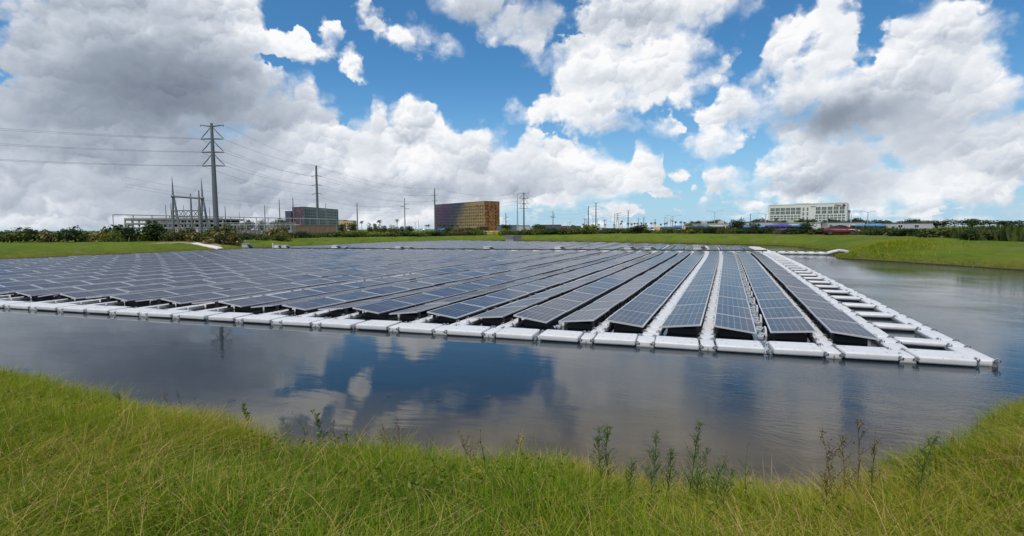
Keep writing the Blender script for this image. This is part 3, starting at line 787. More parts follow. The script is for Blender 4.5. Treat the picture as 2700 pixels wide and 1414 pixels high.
# ---- boom of white pipe floats from the array to the right bank
def boom():
    pts = [P2(5.2, 62.3), onz(2100, 669.5, .1), onz(2150, 670, .1), onz(2195, 668, .1)]
    A, B = P2(5.2, 61.9, .12), onz(2178, 669.5, .12)
    t = thing('float_boom', 'string of white pipe floats reaching from the array to the grassy hump', 'boom', A)
    n = 5
    for i in range(n):
        p0 = A + (B - A)*(i/n) - A; p1 = A + (B - A)*((i + .965)/n) - A; d = (p1 - p0).normalized()
        m = MB(); m.tube([p0, p0 + d*.12, p0 + d*.13, p1 - d*.13, p1 - d*.12, p1], [.14, .14, .21, .21, .14, .14], 10); m.build('pipe_float', M_WHITE, t)
        k = MB(); q = p1 + d*.1; k.tube([q - d*.1, q + d*.16], .085, 6); k.tube([q - Vector((0, 0, .15)), q + Vector((0, 0, .26))], .05, 5); k.build('coupling', M_GALV, t)
    q = onz(2212, 664, .3); q.z = gz(q.x, q.y) + .18
    m = MB(); m.tube([B - A, (B - A)*.6 + (q - A)*.4 + Vector((0, 0, .02)), q - A], [.2, .19, .17], 8); m.build('pipe_float', M_WHITE, t)
    q2 = onz(2234, 659, .7); q2.z = gz(q2.x, q2.y) + .12
    m = MB(); m.tube([q - A, q2 - A], [.17, .15], 8); m.build('pipe_float', M_WHITE, t)
boom()
# ------------------------------------------------------------------ far setting: buildings
def zt(px, py, Y): return at(px, py, Y).z
def xat(px, Y): return at(px, horizon(px), Y).x
M_WALLW = worn('white_render', (.62, .63, .62), .8, var=.06, scale=.15, dirt=(.42, .42, .40), dirt_amt=.25)
M_WALLG = worn('lilac_grey_wall', (.40, .39, .42), .8, var=.08, scale=.2, dirt=(.28, .27, .27), dirt_amt=.3)
M_ROOFD = worn('dark_roof', (.07, .075, .085), .8, var=.2, scale=.3)
M_CONC = worn('concrete', (.36, .35, .32), .85, var=.15, scale=.5, dirt=(.2, .19, .17), dirt_amt=.4, bump=.2)
M_TANB = worn('tan_building_wall', (.46, .37, .22), .85, var=.1, scale=.2)
M_WIN = worn('dark_window_glass', (.012, .016, .02), .35, var=.3, scale=1., spec=.15)
M_SUBST = worn('substation_steel', (.165, .18, .20), .5, metal=.3, var=.12)
M_DECK = worn('parking_concrete', (.25, .245, .23), .85, var=.12, scale=.3)
M_WING = worn('green_grey_glass', (.15, .20, .19), .15, var=.15, scale=.4)
M_PANELB = worn('brown_wall_panel', (.21, .145, .095), .85, var=.18, scale=.7, dirt=(.12, .085, .06), dirt_amt=.5, bump=.3)

def facade_mat(name, stops, spk, spk_amt, zstops=None):
    """painted tile facade: hue bands along the wall broken into square tiles"""
    m, N, b, out = new_mat(name)
    uv = N.n('ShaderNodeUVMap').outputs[0]; U, V, _ = N.sep(uv)
    tile = N.comb(N.m('SNAP', U, 1.1), N.m('SNAP', V, 1.1), 0.)
    wn = N.n('ShaderNodeTexWhiteNoise', noise_dimensions='2D'); N.put(wn.inputs['Vector'], tile)
    ns = N.noise(tile, .06, 3, .6); 
    s = N.m('ADD', N.m('DIVIDE', U, 100.), N.m('ADD', N.m('MULTIPLY', N.m('SUBTRACT', wn.outputs[0], .5), .10), N.m('MULTIPLY', N.m('SUBTRACT', ns, .5), .34)))
    s = N.m('ADD', s, N.m('MULTIPLY', N.m('SUBTRACT', V, 12.), .006))
    col = N.ramp(s, stops)
    sp = N.m('GREATER_THAN', N.m('ADD', N.m('MULTIPLY', wn.outputs[0], .6), N.m('MULTIPLY', N.noise(tile, .16, 3, .6), .8)), spk_amt)
    col = N.mix(N.m('MULTIPLY', sp, .8), col, (*spk, 1))
    N.put(b.inputs['Base Color'], col); b.inputs['Roughness'].default_value = .55
    return m
def wall_strip(pts, z0, z1, u0=0.):
    """vertical wall along a plan line with metre UVs"""
    V, F, UVs = [], [], []; u = u0
    for i, (x, y) in enumerate(pts):
        if i: u += math.hypot(x - pts[i-1][0], y - pts[i-1][1])
        V += [(x, y, z0), (x, y, z1)]; UVs.append(u)
    uv = []
    for i in range(len(pts)-1):
        F += [2*i, 2*i+2, 2*i+3, 2*i+1]; uv += [(UVs[i], 0), (UVs[i+1], 0), (UVs[i+1], z1 - z0), (UVs[i], z1 - z0)]
    return V, F, uv
def along(pts, s):
    for p, q in zip(pts, pts[1:]):
        L = math.hypot(q[0]-p[0], q[1]-p[1])
        if s <= L:
            d = ((q[0]-p[0])/L, (q[1]-p[1])/L); return (p[0] + d[0]*s, p[1] + d[1]*s), math.atan2(d[1], d[0])
        s -= L
    return q, math.atan2(d[1], d[0])
def length(pts): return sum(math.hypot(q[0]-p[0], q[1]-p[1]) for p, q in zip(pts, pts[1:]))

def round_window():
    m = MB(); n = 8
    c = [(.86*math.cos(2*math.pi*(i+.5)/n), .86*math.sin(2*math.pi*(i+.5)/n)) for i in range(n)]
    vs = [(x, .0, z) for x, z in c] + [(x*1.0, -.10, z*1.0) for x, z in c] + [(x*.80, -.10, z*.80) for x, z in c] + [(x*.80, -.02, z*.80) for x, z in c]
    fs = [(i, n+i, n+(i+1) % n, (i+1) % n) for i in range(n)] + [(n+i, 2*n+i, 2*n+(i+1) % n, n+(i+1) % n) for i in range(n)] + [(2*n+i, 3*n+i, 3*n+(i+1) % n, 2*n+(i+1) % n) for i in range(n)]
    m.add(vs, fs, 0); m.add(vs[3*n:], [tuple(range(n))], 1)
    return m.mesh('window', [worn('window_rim', (.10, .085, .08), .5), M_WIN])
WROUND = round_window()

def hotel(label, front, side, back, z1, mats, rows, spacing, z_first, dz, wing=None):
    c = front[0]; t = thing('hotel_building', label, 'building', (c[0], c[1], 1.4))
    L = lambda pts: [(x - c[0], y - c[1]) for x, y in pts]
    fr, sd = L(front), L(side); h = z1 - 1.4
    V, F, uv = wall_strip(fr, 0, h); put('front_wall', np_mesh('front_wall', V, F, 4, mats[0], False, uv=uv), t)
    V, F, uv = wall_strip(sd, 0, h); put('side_wall', np_mesh('side_wall', V, F, 4, mats[1], False, uv=uv), t)
    outline = fr + L(back) + sd[::-1][:-1]
    m = MB(); m.prism(outline[::-1] if False else outline, h - .5, h - .06); m.build('roof', M_ROOFD, t)
    V, F, uv = wall_strip([fr[-1]] + L(back) + [sd[-1]], 0, h); put('rear_wall', np_mesh('rear_wall', V, F, 4, M_ROOFD, False), t)
    for pts in (fr, sd):
        n = int(length(pts)/spacing); off = (length(pts) - (n-1)*spacing)/2
        if pts is sd: n = 2; off = length(pts)*.22; sp = length(pts)*.5
        else: sp = spacing
        for i in range(n):
            p, ang = along(pts, off + i*sp)
            nx, ny = math.sin(ang), -math.cos(ang)
            if nx*(p[0] + c[0]) + ny*(p[1] + c[1]) > 0: nx, ny, ang = -nx, -ny, ang + math.pi
            for r in range(rows):
                put('window', WROUND, t, (p[0] + nx*.02, p[1] + ny*.02, z_first + r*dz), ang)
    return t
# the larger one: corner nearest, front running left and away into a rounded end
C = (xat(1278, 450), 450.0); Lx, Ly = xat(1150, 512), 512.0
fd = np.array([Lx - C[0], Ly - C[1]]); FL = np.linalg.norm(fd); fd = fd/FL; nd = np.array([-fd[1], fd[0]]); nd = nd if nd[1] > 0 else -nd
if nd[0] < 0: nd = -nd
nd = np.array([.77, .64])
Rr = 8.0; front = [C] + [(C[0] + fd[0]*FL*i/4, C[1] + fd[1]*FL*i/4) for i in range(1, 5)]
cen = np.array(front[-1]) + nd*Rr
for a in np.linspace(0, math.pi*.62, 8)[1:]:
    q = cen - nd*Rr*math.cos(a) + fd*Rr*math.sin(a); front.append((q[0], q[1]))
side = [C, (C[0] + nd[0]*16.4, C[1] + nd[1]*16.4)]
q = cen + nd*Rr; back = [(q[0], q[1])]
F_A = facade_mat('violet_to_gold_tiles', [(.0, (.32, .215, .09)), (.30, (.27, .185, .09)), (.38, (.12, .115, .09)), (.45, (.026, .052, .070)), (.56, (.030, .034, .10)), (.68, (.060, .030, .105)), (.80, (.10, .055, .115)), (.9, (.14, .10, .15))], (.12, .08, .05), .93)
F_B = facade_mat('orange_tiles', [(.0, (.34, .13, .022)), (.2, (.30, .11, .02))], (.07, .04, .025), .72)
hotel('large hotel with round windows, violet and navy fading to gold, orange end wall', front, side, back, zt(1278, 530, 450), (F_A, F_B), 7, 3.35, 4.6, 2.72)
# the smaller one farther left
C = (xat(803, 500), 500.0); E_ = (xat(884, 566), 566.0)
fd = np.array([E_[0] - C[0], E_[1] - C[1]]); FL = np.linalg.norm(fd); fd /= FL; nd2 = np.array([-.83, .55])
front = [C] + [(C[0] + fd[0]*FL*i/6 + 0, C[1] + fd[1]*FL*i/6 - 3.2*math.sin(math.pi*i/6*.9)) for i in range(1, 7)] + [(E_[0] + 1.2, E_[1] + 8)]
side = [C, (xat(772, 512), 512.0)]
back = [(E_[0] - 6, E_[1] + 12)]
F_C = facade_mat('blue_grey_tiles', [(.0, (.12, .14, .20)), (.25, (.20, .22, .25)), (.5, (.27, .27, .26)), (.8, (.23, .26, .31))], (.09, .10, .14), .9)
F_D = facade_mat('navy_orange_tiles', [(.0, (.045, .045, .085)), (.12, (.04, .04, .09)), (.20, (.035, .04, .09)), (.4, (.04, .045, .10))], (.20, .065, .03), .80)
hs = hotel('smaller hotel with round windows, navy and blue-grey tiles, behind the second pole', front, side, back, zt(803, 545, 500), (F_C, F_D), 6, 3.6, 4.9, 2.9)
wx = xat(765, 512) - C[0]; m = MB(); m.box((wx, 14, (zt(765, 557, 512) - 1.4)/2), (xat(773, 512) - xat(757, 512), 10, zt(765, 557, 512) - 1.4)); m.build('wing', worn('violet_wing', (.055, .050, .095), .6), hs)

# white hotel at the right
def white_hotel():
    A, B = Vector((xat(2025, 655), 655, 1.4)), Vector((xat(2231, 604), 604, 1.4))
    t = thing('hotel_building', 'long white hotel with glazed bays and a red name sign at top right', 'building', A, math.atan2(B.y - A.y, B.x - A.x))
    L = (B - A).length; H = zt(2128, 539, 630) - 1.4; k = L/209.0       # metres per photo pixel along the front
    m = MB(); m.box((L/2, 9, H/2), (L, 18, H)); m.build('wall', M_WALLW, t)
    for x0, x1, dz in ((0, 74, .0), (74, 113, 1.1), (113, 209, .5)):
        m = MB(); m.box(((x0 + x1)/2*k, .2, H + .25 + dz/2), ((x1 - x0)*k - .1, .9, .5 + dz)); m.build('parapet', M_WALLW, t)
    fl = H/61.5                                        # metres per photo pixel upwards
    def bay(w, h, nx, nz, name='window'):
        b = MB(); b.box((0, -.06, 0), (w, .2, h), mi=0)
        for i in range(nx):
            for j in range(nz):
                b.box(((i + .5)/nx*w - w/2, -.18, (j + .5)/nz*h - h/2), (w/nx*.42, .06, h/nz*.5), mi=1)
        for i in range(1, nx): b.box((i/nx*w - w/2, -.18, 0), (.12, .08, h), mi=2)
        return b.mesh(name, [M_WING, M_WIN, M_WALLW])
    big = bay(12.2*k, 7.6*fl, 3, 2); sm = bay(7.3*k, 4.0*fl, 2, 1); nar = bay(4.4*k, 8.4*fl, 2, 3)
    for i in range(6):
        for z in (49.8, 40.5): put('window', big, t, ((11.8 + i*14.4)*k, 0, z*fl))
    for i in range(5):
        for z in (49.8, 40.5): put('window', big, t, ((136.5 + i*15.2)*k, 0, z*fl))
    for j, z in enumerate((31.6, 25.4, 19.2, 13.)):
        for i in range(9): put('window', sm, t, ((9.6 + i*9.55)*k, 0, z*fl))
        for i in range(8): put('window', sm, t, ((133 + i*9.75)*k, 0, z*fl))
    for x in (97.5, 108.5):
        for z in (49., 37., 25.): put('window', nar, t, (x*k, 0, z*fl))
    m = MB()
    for j in range(9): m.box((-.9, 4 + 0, (8 + j*6.2)*fl), (1.8, 6, .35))
    m.build('balcony', M_WALLW, t)
    m = MB(); m.box((123*k, -.1, 55.3*fl), (12*k, .5, .35)); m.build('ledge', M_ROOFD, t)
    # sign: lettering and a ring emblem
    red = worn('sign_red', (.22, .022, .03), .5)
    fc = bpy.data.curves.new('sign_text', 'FONT'); fc.body = 'Hilton'; fc.size = 4.2*fl*1.45; fc.extrude = .12; fc.offset = .03
    tmp = bpy.data.objects.new('sign_text', fc); COL.objects.link(tmp); dg = bpy.context.evaluated_depsgraph_get()
    me = bpy.data.meshes.new_from_object(tmp.evaluated_get(dg)); bpy.data.objects.remove(tmp)
    me.materials.clear(); me.materials.append(red)
    for v in me.vertices: v.co = Vector((v.co.x, -v.co.z, v.co.y))
    w = max(v.co.x for v in me.vertices); s = 17.5*k/w
    for v in me.vertices: v.co.x *= s
    put('sign_lettering', me, t, (177.5*k, -.3, 55.2*fl))
    m = MB(); q = [(math.cos(a)*3.3*k, 0, math.sin(a)*2.1*fl) for a in np.linspace(0, 2*math.pi, 19)]; m.tube(q, .36, 5, caps=False)
    hx, hz = 1.2*k, 1.15*fl
    for x in (-hx, hx): m.box((x, 0, 0), (.75, .3, 2*hz))
    m.box((0, 0, 0), (2*hx, .3, .6)); m.build('sign_emblem', red, t, (201.5*k, -.3, 56.6*fl))
white_hotel()

def shed(label, px0, px1, py0, Y, wall, depth=14, name='warehouse', n_win=0, n_door=0, units=0, py1=None):
    x0, x1 = xat(px0, Y), xat(px1, Y); w = x1 - x0; g = 1.4
    h = zt((px0 + px1)/2, py0, Y) - g
    t = thing(name, label, 'building', ((x0 + x1)/2, Y, g))
    m = MB(); m.box((0, depth/2, h/2 - .6), (w, depth, h + .8)); m.build('wall', wall, t)
    m = MB(); m.box((0, depth/2, h), (w + .4, depth + .4, .25)); m.build('roof', M_ROOFD if wall is not M_WALLW else M_CONC, t)
    for i in range(n_win):
        b = MB(); b.box((0, 0, 0), (2.2, .12, 1.2), mi=0); b.box((0, -.05, 0), (1.9, .1, .95), mi=1); b.box((0, -.07, 0), (.1, .1, .95), mi=0)
        put('window', b.mesh('window', [M_WALLW, M_WIN]), t, ((-.5 + (i + 1)/(n_win + 1))*w, -.04, h*.52))
    for i in range(n_door):
        b = MB(); b.box((0, 0, 0), (1.2, .12, 2.4)); put('door', b.mesh('door', M_ROOFD), t, (-w/2 + 1.2 + i*3, -.04, h*.30))
    for i in range(units):
        b = MB(); b.box((0, 0, .55), (2.4, 2, 1.1), taper=.9); put('roof_unit', b.mesh('roof_unit', M_CONC), t, (w*(-.3 + .6*i/max(1, units-1)), 4, h + .1))
    return t
shed('low cream warehouse with roof units behind the parked buses', 1849, 1924, 590, 250, M_WALLW, units=2)
shed('lilac-grey flat shed between the palms and the white hotel', 1968, 2053, 585, 262, M_WALLG)
shed('pale flat shed below the middle of the white hotel', 2078, 2164, 587.5, 240, M_WALLW, units=1)
shed('lilac-grey shed with two windows behind the red car', 2184, 2280, 585.5, 235, M_WALLG, n_win=2, n_door=1)
shed('grey flat shed past the right edge of the lot', 2330, 2460, 588, 240, M_WALLG, n_win=2)
shed('tan apartment block right of the small hotel', 887, 907, 580.5, 600, M_TANB, n_win=0, name='apartment_block')
ab = shed('yellower tan apartment block with window rows, left of the slim mast', 908, 931, 582, 590, M_TANB, name='apartment_block')
for t, nn in ((ab, 4),):
    b = MB(); b.box((0, 0, 0), (1.3, .1, 1.5)); wm = b.mesh('window', M_WIN)
    for i in range(nn):
        for j in range(3): put('window', wm, t, (-3.6 + i*2.4, -.05, 2.2 + j*2.8))
shed('long dark blue low building right of the large hotel', 1310, 1368, 594, 420, worn('slate_blue_wall', (.085, .12, .15), .7))
shed('pale loading building behind the twin poles', 1366, 1397, 595, 330, M_WALLG)
shed('long dark low roofed building among trees right of the twin poles', 1424, 1480, 593, 520, M_ROOFD)
shed('far brown roofed building behind trees, centre right', 1478, 1532, 596, 560, worn('brown_roof', (.11, .085, .07), .8))

def parking_deck():
    Y = 290; x0, x1 = xat(330, Y), xat(588, Y); w = x1 - x0; g = 1.4; top = zt(470, 579.5, Y) - g
    t = thing('parking_deck', 'pale concrete parking deck with open floors behind the substation', 'building', (x0, Y, g))
    n = 3
    for j in range(n + 1):
        m = MB(); z = top*j/n; m.box((w/2, 12, z), (w, 24, .9 if j == n else .55)); m.build('floor_slab', M_DECK, t)
        if 0 < j: 
            m = MB(); m.box((w/2, -.1, z + .55 if j == n else z + .4), (w, .25, .9)); m.build('parapet', M_DECK, t)
    nb = 14
    for i in range(nb + 1):
        m = MB(); m.box((w*i/nb, .3, top/2), (.6, .6, top)); m.build('column', M_DECK, t)
    m = MB(); m.box((w/2, 18, top/2), (w, .3, top - .5)); m.build('rear_wall', M_ROOFD, t)
parking_deck()

# ------------------------------------------------------------------ tan panel wall of the substation
def panel_wall():
    Y0, Y1 = 142.0, 150.0; A = Vector((xat(779, Y0), Y0, 0)); B = Vector((xat(888, Y1), Y1, 0)); g = 1.3
    h = zt(820, 594.5, 145) - g
    t = thing('substation_wall', 'brown precast panel wall in front of the small hotel', 'wall', (A.x, A.y, g), math.atan2(B.y - A.y, B.x - A.x))
    L = (B - A).length; n = 9
    for i in range(n):
        m = MB(); m.box((L*(i + .5)/n, 0, h/2 - .3), (L/n - .22, .14, h + .5)); m.build('panel', M_PANELB, t)
        m = MB(); m.box((L*i/n, 0, h/2 - .25), (.24, .26, h + .7)); m.build('post', M_PANELB, t)
    m = MB(); m.box((L/2, 0, h + .02), (L, .3, .12)); m.build('coping', M_PANELB, t)
panel_wall()

# ------------------------------------------------------------------ substation: pipe bus, dead-end frame, masts
def pipe_bus(label, p0, p1, z, Y0, Y1, n, r=.13, zpost=1.3):
    A = Vector((xat(p0, Y0), Y0, 0)); B = Vector((xat(p1, Y1), Y1, 0))
    t = thing('bus_pipe', label, 'pipe', (A.x, A.y, zpost)); d = B - A
    m = MB(); m.tube([(0, 0, z - zpost), (d.x, d.y, z - zpost)], r, 6); m.build('pipe', M_BUSW, t)
    for i in range(n + 1):
        q = d*(i/n); m = MB(); m.tube([(q.x, q.y, -.3), (q.x, q.y, z - zpost - .5)], .11, 5); m.build('post', M_GALV, t)
        m = MB(); m.tube([(q.x, q.y, z - zpost - .5), (q.x, q.y, z - zpost - .1)], [.16, .10], 6); m.build('insulator', M_CONC, t)
M_BUSW = worn('pale_bus_pipe', (.46, .46, .47), .4, metal=.3, var=.05, scale=2.)
z0 = zt(407, 566.5, 150)
pipe_bus('long pale bus pipe on posts, the topmost one across the substation', 300, 888, z0, 146, 232, 17, .16)
pipe_bus('second pale bus pipe behind the big pole, lower than the topmost', 585, 780, zt(640, 588, 180), 178, 196, 7, .12)
pipe_bus('lowest pale bus pipe above the dead brush right of the big pole', 600, 790, zt(700, 593.5, 160), 156, 166, 8, .12)
pipe_bus('short pale bus pipe left of the steel frame', 390, 470, zt(430, 585, 170), 168, 176, 3, .12)
def rack(label, px0, px1, py, Y, n):
    x0, x1 = xat(px0, Y), xat(px1, Y); g = 1.3; h = zt((px0+px1)/2, py, Y) - g; w = x1 - x0
    t = thing('switch_rack', label, 'switchgear', (x0, Y, g))
    for i in range(n):
        m = MB(); m.box((w*(i + .5)/n, 0, h/2), (.35, .35, h)); m.build('post', M_SUBST, t)
    m = MB(); m.box((w/2, 0, h), (w, .4, .35)); m.build('beam', M_SUBST, t)
    m = MB(); m.box((w/2, 0, h*.55), (w, .3, .25)); m.build('beam', M_SUBST, t)
    for i in range(n - 1):
        m = MB(); m.box((w*(i + 1)/n, .5, h*.28), (w/n*.55, 1.2, h*.5)); m.build('cabinet', M_BOXG, t)
rack('grey steel switch rack with cabinets under the steel frame', 425, 560, 590, 185, 10)
rack('grey steel switch rack between the big pole and the panel wall', 628, 776, 599, 190, 12)

def dead_end_frame():
    Y = 150; g = 1.3; xA, xB = xat(461, Y), xat(537.5, Y); zA = zt(461, 518, Y) - g; zB = zt(537, 523, Y) - g
    t = thing('steel_frame', 'tall steel A-frame gantry with two spikes at the left of the substation', 'gantry', ((xA + xB)/2, Y, g))
    c = (xA + xB)/2; xA -= c; xB -= c
    for x, z, l0, l1 in ((xA, zA, xat(456, Y) - c, xat(476, Y) - c), (xB, zB, xat(530, Y) - c, xat(552, Y) - c)):
        for l in (l0, l1):
            m = MB(); m.tube([(l, 0, -.4), (x + (l - x)*.12, 0, z)], [.42, .22], 6); m.build('leg', M_SUBST, t)
        m = MB(); m.tube([(x, 0, z - .4), (x, 0, z + 3.2), (x, 0, z + 5.6)], [.30, .16, .04], 6); m.build('spike', M_SUBST, t)
        m = MB(); m.ball((x, 0, z), (.6, .6, .5)); m.build('cap', M_SUBST, t)
    m = MB(); m.tube([(xA, 0, zA), (xB, 0, zB)], .30, 7); m.build('crossbeam', M_SUBST, t)
    zl, zm = zt(500, 572, Y) - g, zt(500, 555.5, Y) - g
    for z in (zl, zm):
        m = MB(); m.box(((xA + xB)/2, 0, z), (xB - xA + 1.2, .3, .3)); m.build('truss_chord', M_SUBST, t)
    n = 6
    for i in range(n):
        x0, x1 = xA + (xB - xA)*i/n, xA + (xB - xA)*(i + 1)/n
        for q in ((x0, zl, x1, zm), (x0, zm, x1, zl)):
            m = MB(); m.tube([(q[0], -.08, q[1]), (q[2], -.08, q[3])], .09, 4); m.build('truss_brace', M_SUBST, t)
dead_end_frame()
MASTS = [(440, 540, 165, .14, 'slim grey mast at the far left of the substation'), (454, 536, 165, .16, 'slim mast just left of the steel frame'), (507, 511, 150, .30, 'thick steel post rising inside the steel frame, left one'),
         (529, 503, 148, .34, 'thick steel post rising beside the right leg of the steel frame'), (555, 547, 170, .14, 'slim mast between the steel frame and the big pole'), (596, 544, 172, .16, 'slim mast just right of the big pole'),
         (700, 541, 180, .18, 'slim grey mast, left of three beyond the dead brush'), (739, 527, 180, .20, 'slim grey mast, middle of three beyond the dead brush'), (775, 521, 176, .22, 'slim mast at the left edge of the small hotel'),
         (861, 536, 185, .16, 'slim mast in front of the right end of the small hotel'), (943, 535, 200, .26, 'slim pale mast standing alone among the palms'), (487, 541, 172, .13, 'short thin mast behind the truss of the steel frame'), (525, 545, 174, .13, 'short thin mast behind the thick right post')]
for px, py, Y, r, lab in MASTS:
    x = xat(px, Y); g = 1.3; h = zt(px, py, Y) - g
    m = MB(); m.tube([(0, 0, -.4), (0, 0, h*.7), (0, 0, h)], [r, r*.8, r*.5], 6); m.box((0, 0, .05), (r*4, r*4, .3))
    tag(m.build('lightning_mast', M_SUBST, None, (x, Y, g)), lab, 'mast')

# ------------------------------------------------------------------ transmission poles, wires
TIPS = {}
def pole(key, label, px, Y, py_top, r0, r1, arms=(), dx=0., mat=None):
    x = xat(px, Y); g = 1.35; h = zt(px, py_top, Y) - g; mat = mat or M_STEEL
    t = thing('transmission_pole', label, 'utility pole', (x, Y, g)); tips = []
    m = MB(); m.tube([(0, 0, -.5), (0, 0, h*.35), (0, 0, h*.7), (0, 0, h)], [r0, r0*.8 + r1*.2, r0*.45 + r1*.55, r1], 10); m.build('shaft', mat, t)
    m = MB(); m.tube([(0, 0, -.3), (0, 0, .25)], r0*1.5, 8); m.build('footing', M_CONC, t)
    for py, lft, rgt, style in arms:
        z = zt(px, py, Y) - g
        for s, w in ((-1, lft), (1, rgt)):
            if not w: continue
            if style == 'davit':
                tip = Vector((s*w, 0, z - .08)); m = MB(); m.tube([(0, 0, z), tip], [.22, .13], 6); m.build('arm', mat, t)
                m = MB(); m.tube([(s*.2, 0, z + w*1.02), (s*w*.55, 0, z + w*.45), (s*w*.93, 0, z + .2)], [.07, .12, .09], 5); m.build('brace', M_ROOFD, t)
            elif style == 'top':
                tip = Vector((s*w, 0, z - .05)); m = MB(); m.tube([(0, 0, z - .35), (s*w, 0, z)], [.2, .10], 6); m.tube([(s*w, 0, z), (s*w, 0, z - .4)], .07, 5); m.build('arm', mat, t)
            elif style == 'vee':
                tip = Vector((s*w, 0, z - .42)); m = MB(); m.tube([(0, 0, z), (s*w, 0, z - .42)] if True else 0, [.13, .10], 5); m.build('insulator', M_ROOFD, t)
            else:
                tip = Vector((s*w, 0, z)); m = MB(); m.tube([(0, 0, z), tip], [.14, .10], 5); m.tube([tip, tip + Vector((0, 0, .45))], .07, 5); m.build('arm', mat, t)
            tips.append((s, tip + Vector((x, Y, g))))
    TIPS[key] = ([q for s, q in tips if s < 0], [q for s, q in tips if s > 0], Vector((x, Y, g + h)))
    return t
pole('A', 'tallest steel pole with three pairs of braced arms, at left', 571, 130, 325, .66, .30, [(330, 2.75, 2.9, 'top'), (366, 2.8, 2.8, 'davit'), (401, 2.8, 2.8, 'davit'), (437, 2.8, 2.9, 'davit')])
pole('B', 'steel pole in front of the small hotel and brown wall', 839, 225, 437, .56, .36, [(463, 2.2, 2.2, 'vee'), (487, 2.2, 2.2, 'vee'), (510, 2.2, 2.2, 'vee')])
pole('C', 'steel pole before the violet end of the large hotel', 1147.5, 340, 497, .55, .30, [(515, 2.2, 1.6, 'cross'), (530, 1.4, 2.0, 'cross')])
pole('D', 'thin pole with offset arms between the palms and the large hotel', 1068, 230, 523, .22, .14, [(538, 0, 1.7, 'cross'), (544.5, 1.7, 0, 'cross'), (551, 0, 1.9, 'cross')])
pole('E', 'left pole of the close pair right of the large hotel', 1364.5, 330, 510, .46, .20, [(511, 1.9, 1.2, 'top'), (520.5, 2.0, 0, 'cross'), (531, 2.0, 0, 'cross'), (541.5, 2.0, 0, 'cross')], mat=M_GALV)
pole('F', 'right pole of the close pair, with braced arms', 1381.5, 330, 508, .52, .28, [(509, 3.0, 3.1, 'top'), (523.5, 3.0, 3.0, 'davit'), (536.5, 3.0, 3.0, 'davit'), (549.5, 3.0, 3.0, 'davit')])
pole('G', 'short dark pole just right of the orange end wall', 1334, 300, 561, .28, .18, [(573, 0, 1.4, 'cross'), (577, 1.5, 0, 'cross'), (583, 0, 1.5, 'cross')])
pole('H', 'thin pole standing alone right of the close pair', 1458, 330, 556, .26, .16, [(567, 0, 1.3, 'cross'), (571, 1.3, 1.3, 'cross'), (574, 1.2, 1.3, 'cross')])
pole('I', 'armless steel pole at centre right, left of an armed one', 1551, 480, 544, .52, .34, [(545, 0, 1.5, 'cross')])
pole('J', 'steel pole with four crossarms at centre right', 1571, 470, 534, .60, .32, [(535, 2.8, 3.0, 'top'), (544, 2.7, 2.7, 'cross'), (552, 2.8, 2.8, 'cross'), (560, 2.8, 2.8, 'cross')])
pole('K', 'farther steel pole with crossarms above the palms', 1656, 620, 555, .6, .36, [(556, 2.4, 2.4, 'cross'), (562, 2.6, 2.6, 'cross'), (568, 2.5, 2.5, 'cross'), (574, 2.5, 2.5, 'cross')])
pole('L', 'small distant crossarm pole right of the farther steel pole', 1697.5, 760, 572, .55, .36, [(573, 2.4, 2.4, 'cross'), (578, 2.6, 2.6, 'cross')])
pole('M', 'small distant crossarm pole by the palm pair', 1727, 800, 578, .5, .36, [(579, 2.3, 2.3, 'cross')])
pole('N', 'small distant double-arm pole left of a palm', 1683, 840, 574, .4, .3, [(576, 3, 3, 'cross'), (580, 3, 3, 'cross')])
pole('O', 'small service pole left of the armless pole', 1542, 300, 577, .2, .14, [(578, .9, .9, 'cross')])
pole('P', 'small service pole right of the four-arm pole', 1593, 320, 578, .2, .14, [(582, .9, .9, 'cross')])
pole('Q', 'thin bare pole rising above the grey shed roof', 1978, 260, 566.5, .18, .14, [(567, .3, .3, 'cross')])
pole('S', 'thin bare pole left of the grey shed', 1954, 300, 571, .16, .12)

def lattice(px, Y, py, lab):
    x = xat(px, Y); g = 1.4; h = zt(px, py, Y) - g; t = thing('lattice_tower', lab, 'pylon', (x, Y, g)); w = 3.0
    for sx in (-1, 1):
        for sy in (-1, 1):
            m = MB(); m.tube([(sx*w, sy*w, -.3), (sx*.7, sy*.7, h*.6), (sx*.5, sy*.5, h)], .20, 4); m.build('leg', M_GALV, t)
    for j in range(5):
        z0, z1 = h*j/6, h*(j + 1)/6; w0, w1 = w + (.7 - w)*min(1, z0/(h*.6)), w + (.7 - w)*min(1, z1/(h*.6))
        m = MB(); m.tube([(-w0, -w0, z0), (w1, -w1, z1)], .12, 4); m.tube([(w0, -w0, z0), (-w1, -w1, z1)], .12, 4); m.build('brace', M_GALV, t)
    for z in (h*.72, h*.86, h*.98):
        m = MB(); m.tube([(-5, 0, z), (5, 0, z)], .22, 4); m.build('arm', M_GALV, t)
lattice(1628, 700, 563.5, 'pale lattice pylon beyond the street lamps at centre right')

WIRE = worn('conductor', (.05, .052, .055), .5, metal=.4)
def wire(p, q, sag, lab, r=.035, grp='power wires strung between poles'):
    p, q = Vector(p), Vector(q); n = 18; m = MB(); pts = []
    for i in range(n + 1):
        t = i/n; w = p.lerp(q, t); w.z -= sag*4*t*(1 - t); pts.append(w - p)
    r *= .62
    m.tube(pts, r, 3, caps=False); tag(m.build('power_wire', WIRE, None, p), lab, 'wire', grp)
names = ['top shield', 'upper', 'middle', 'lower']
la, ra, ta = TIPS['A']; lb, rb, tb = TIPS['B']; lc, rc, tc_ = TIPS['C']; le, re, te = TIPS['E']; lf, rf, tf = TIPS['F']
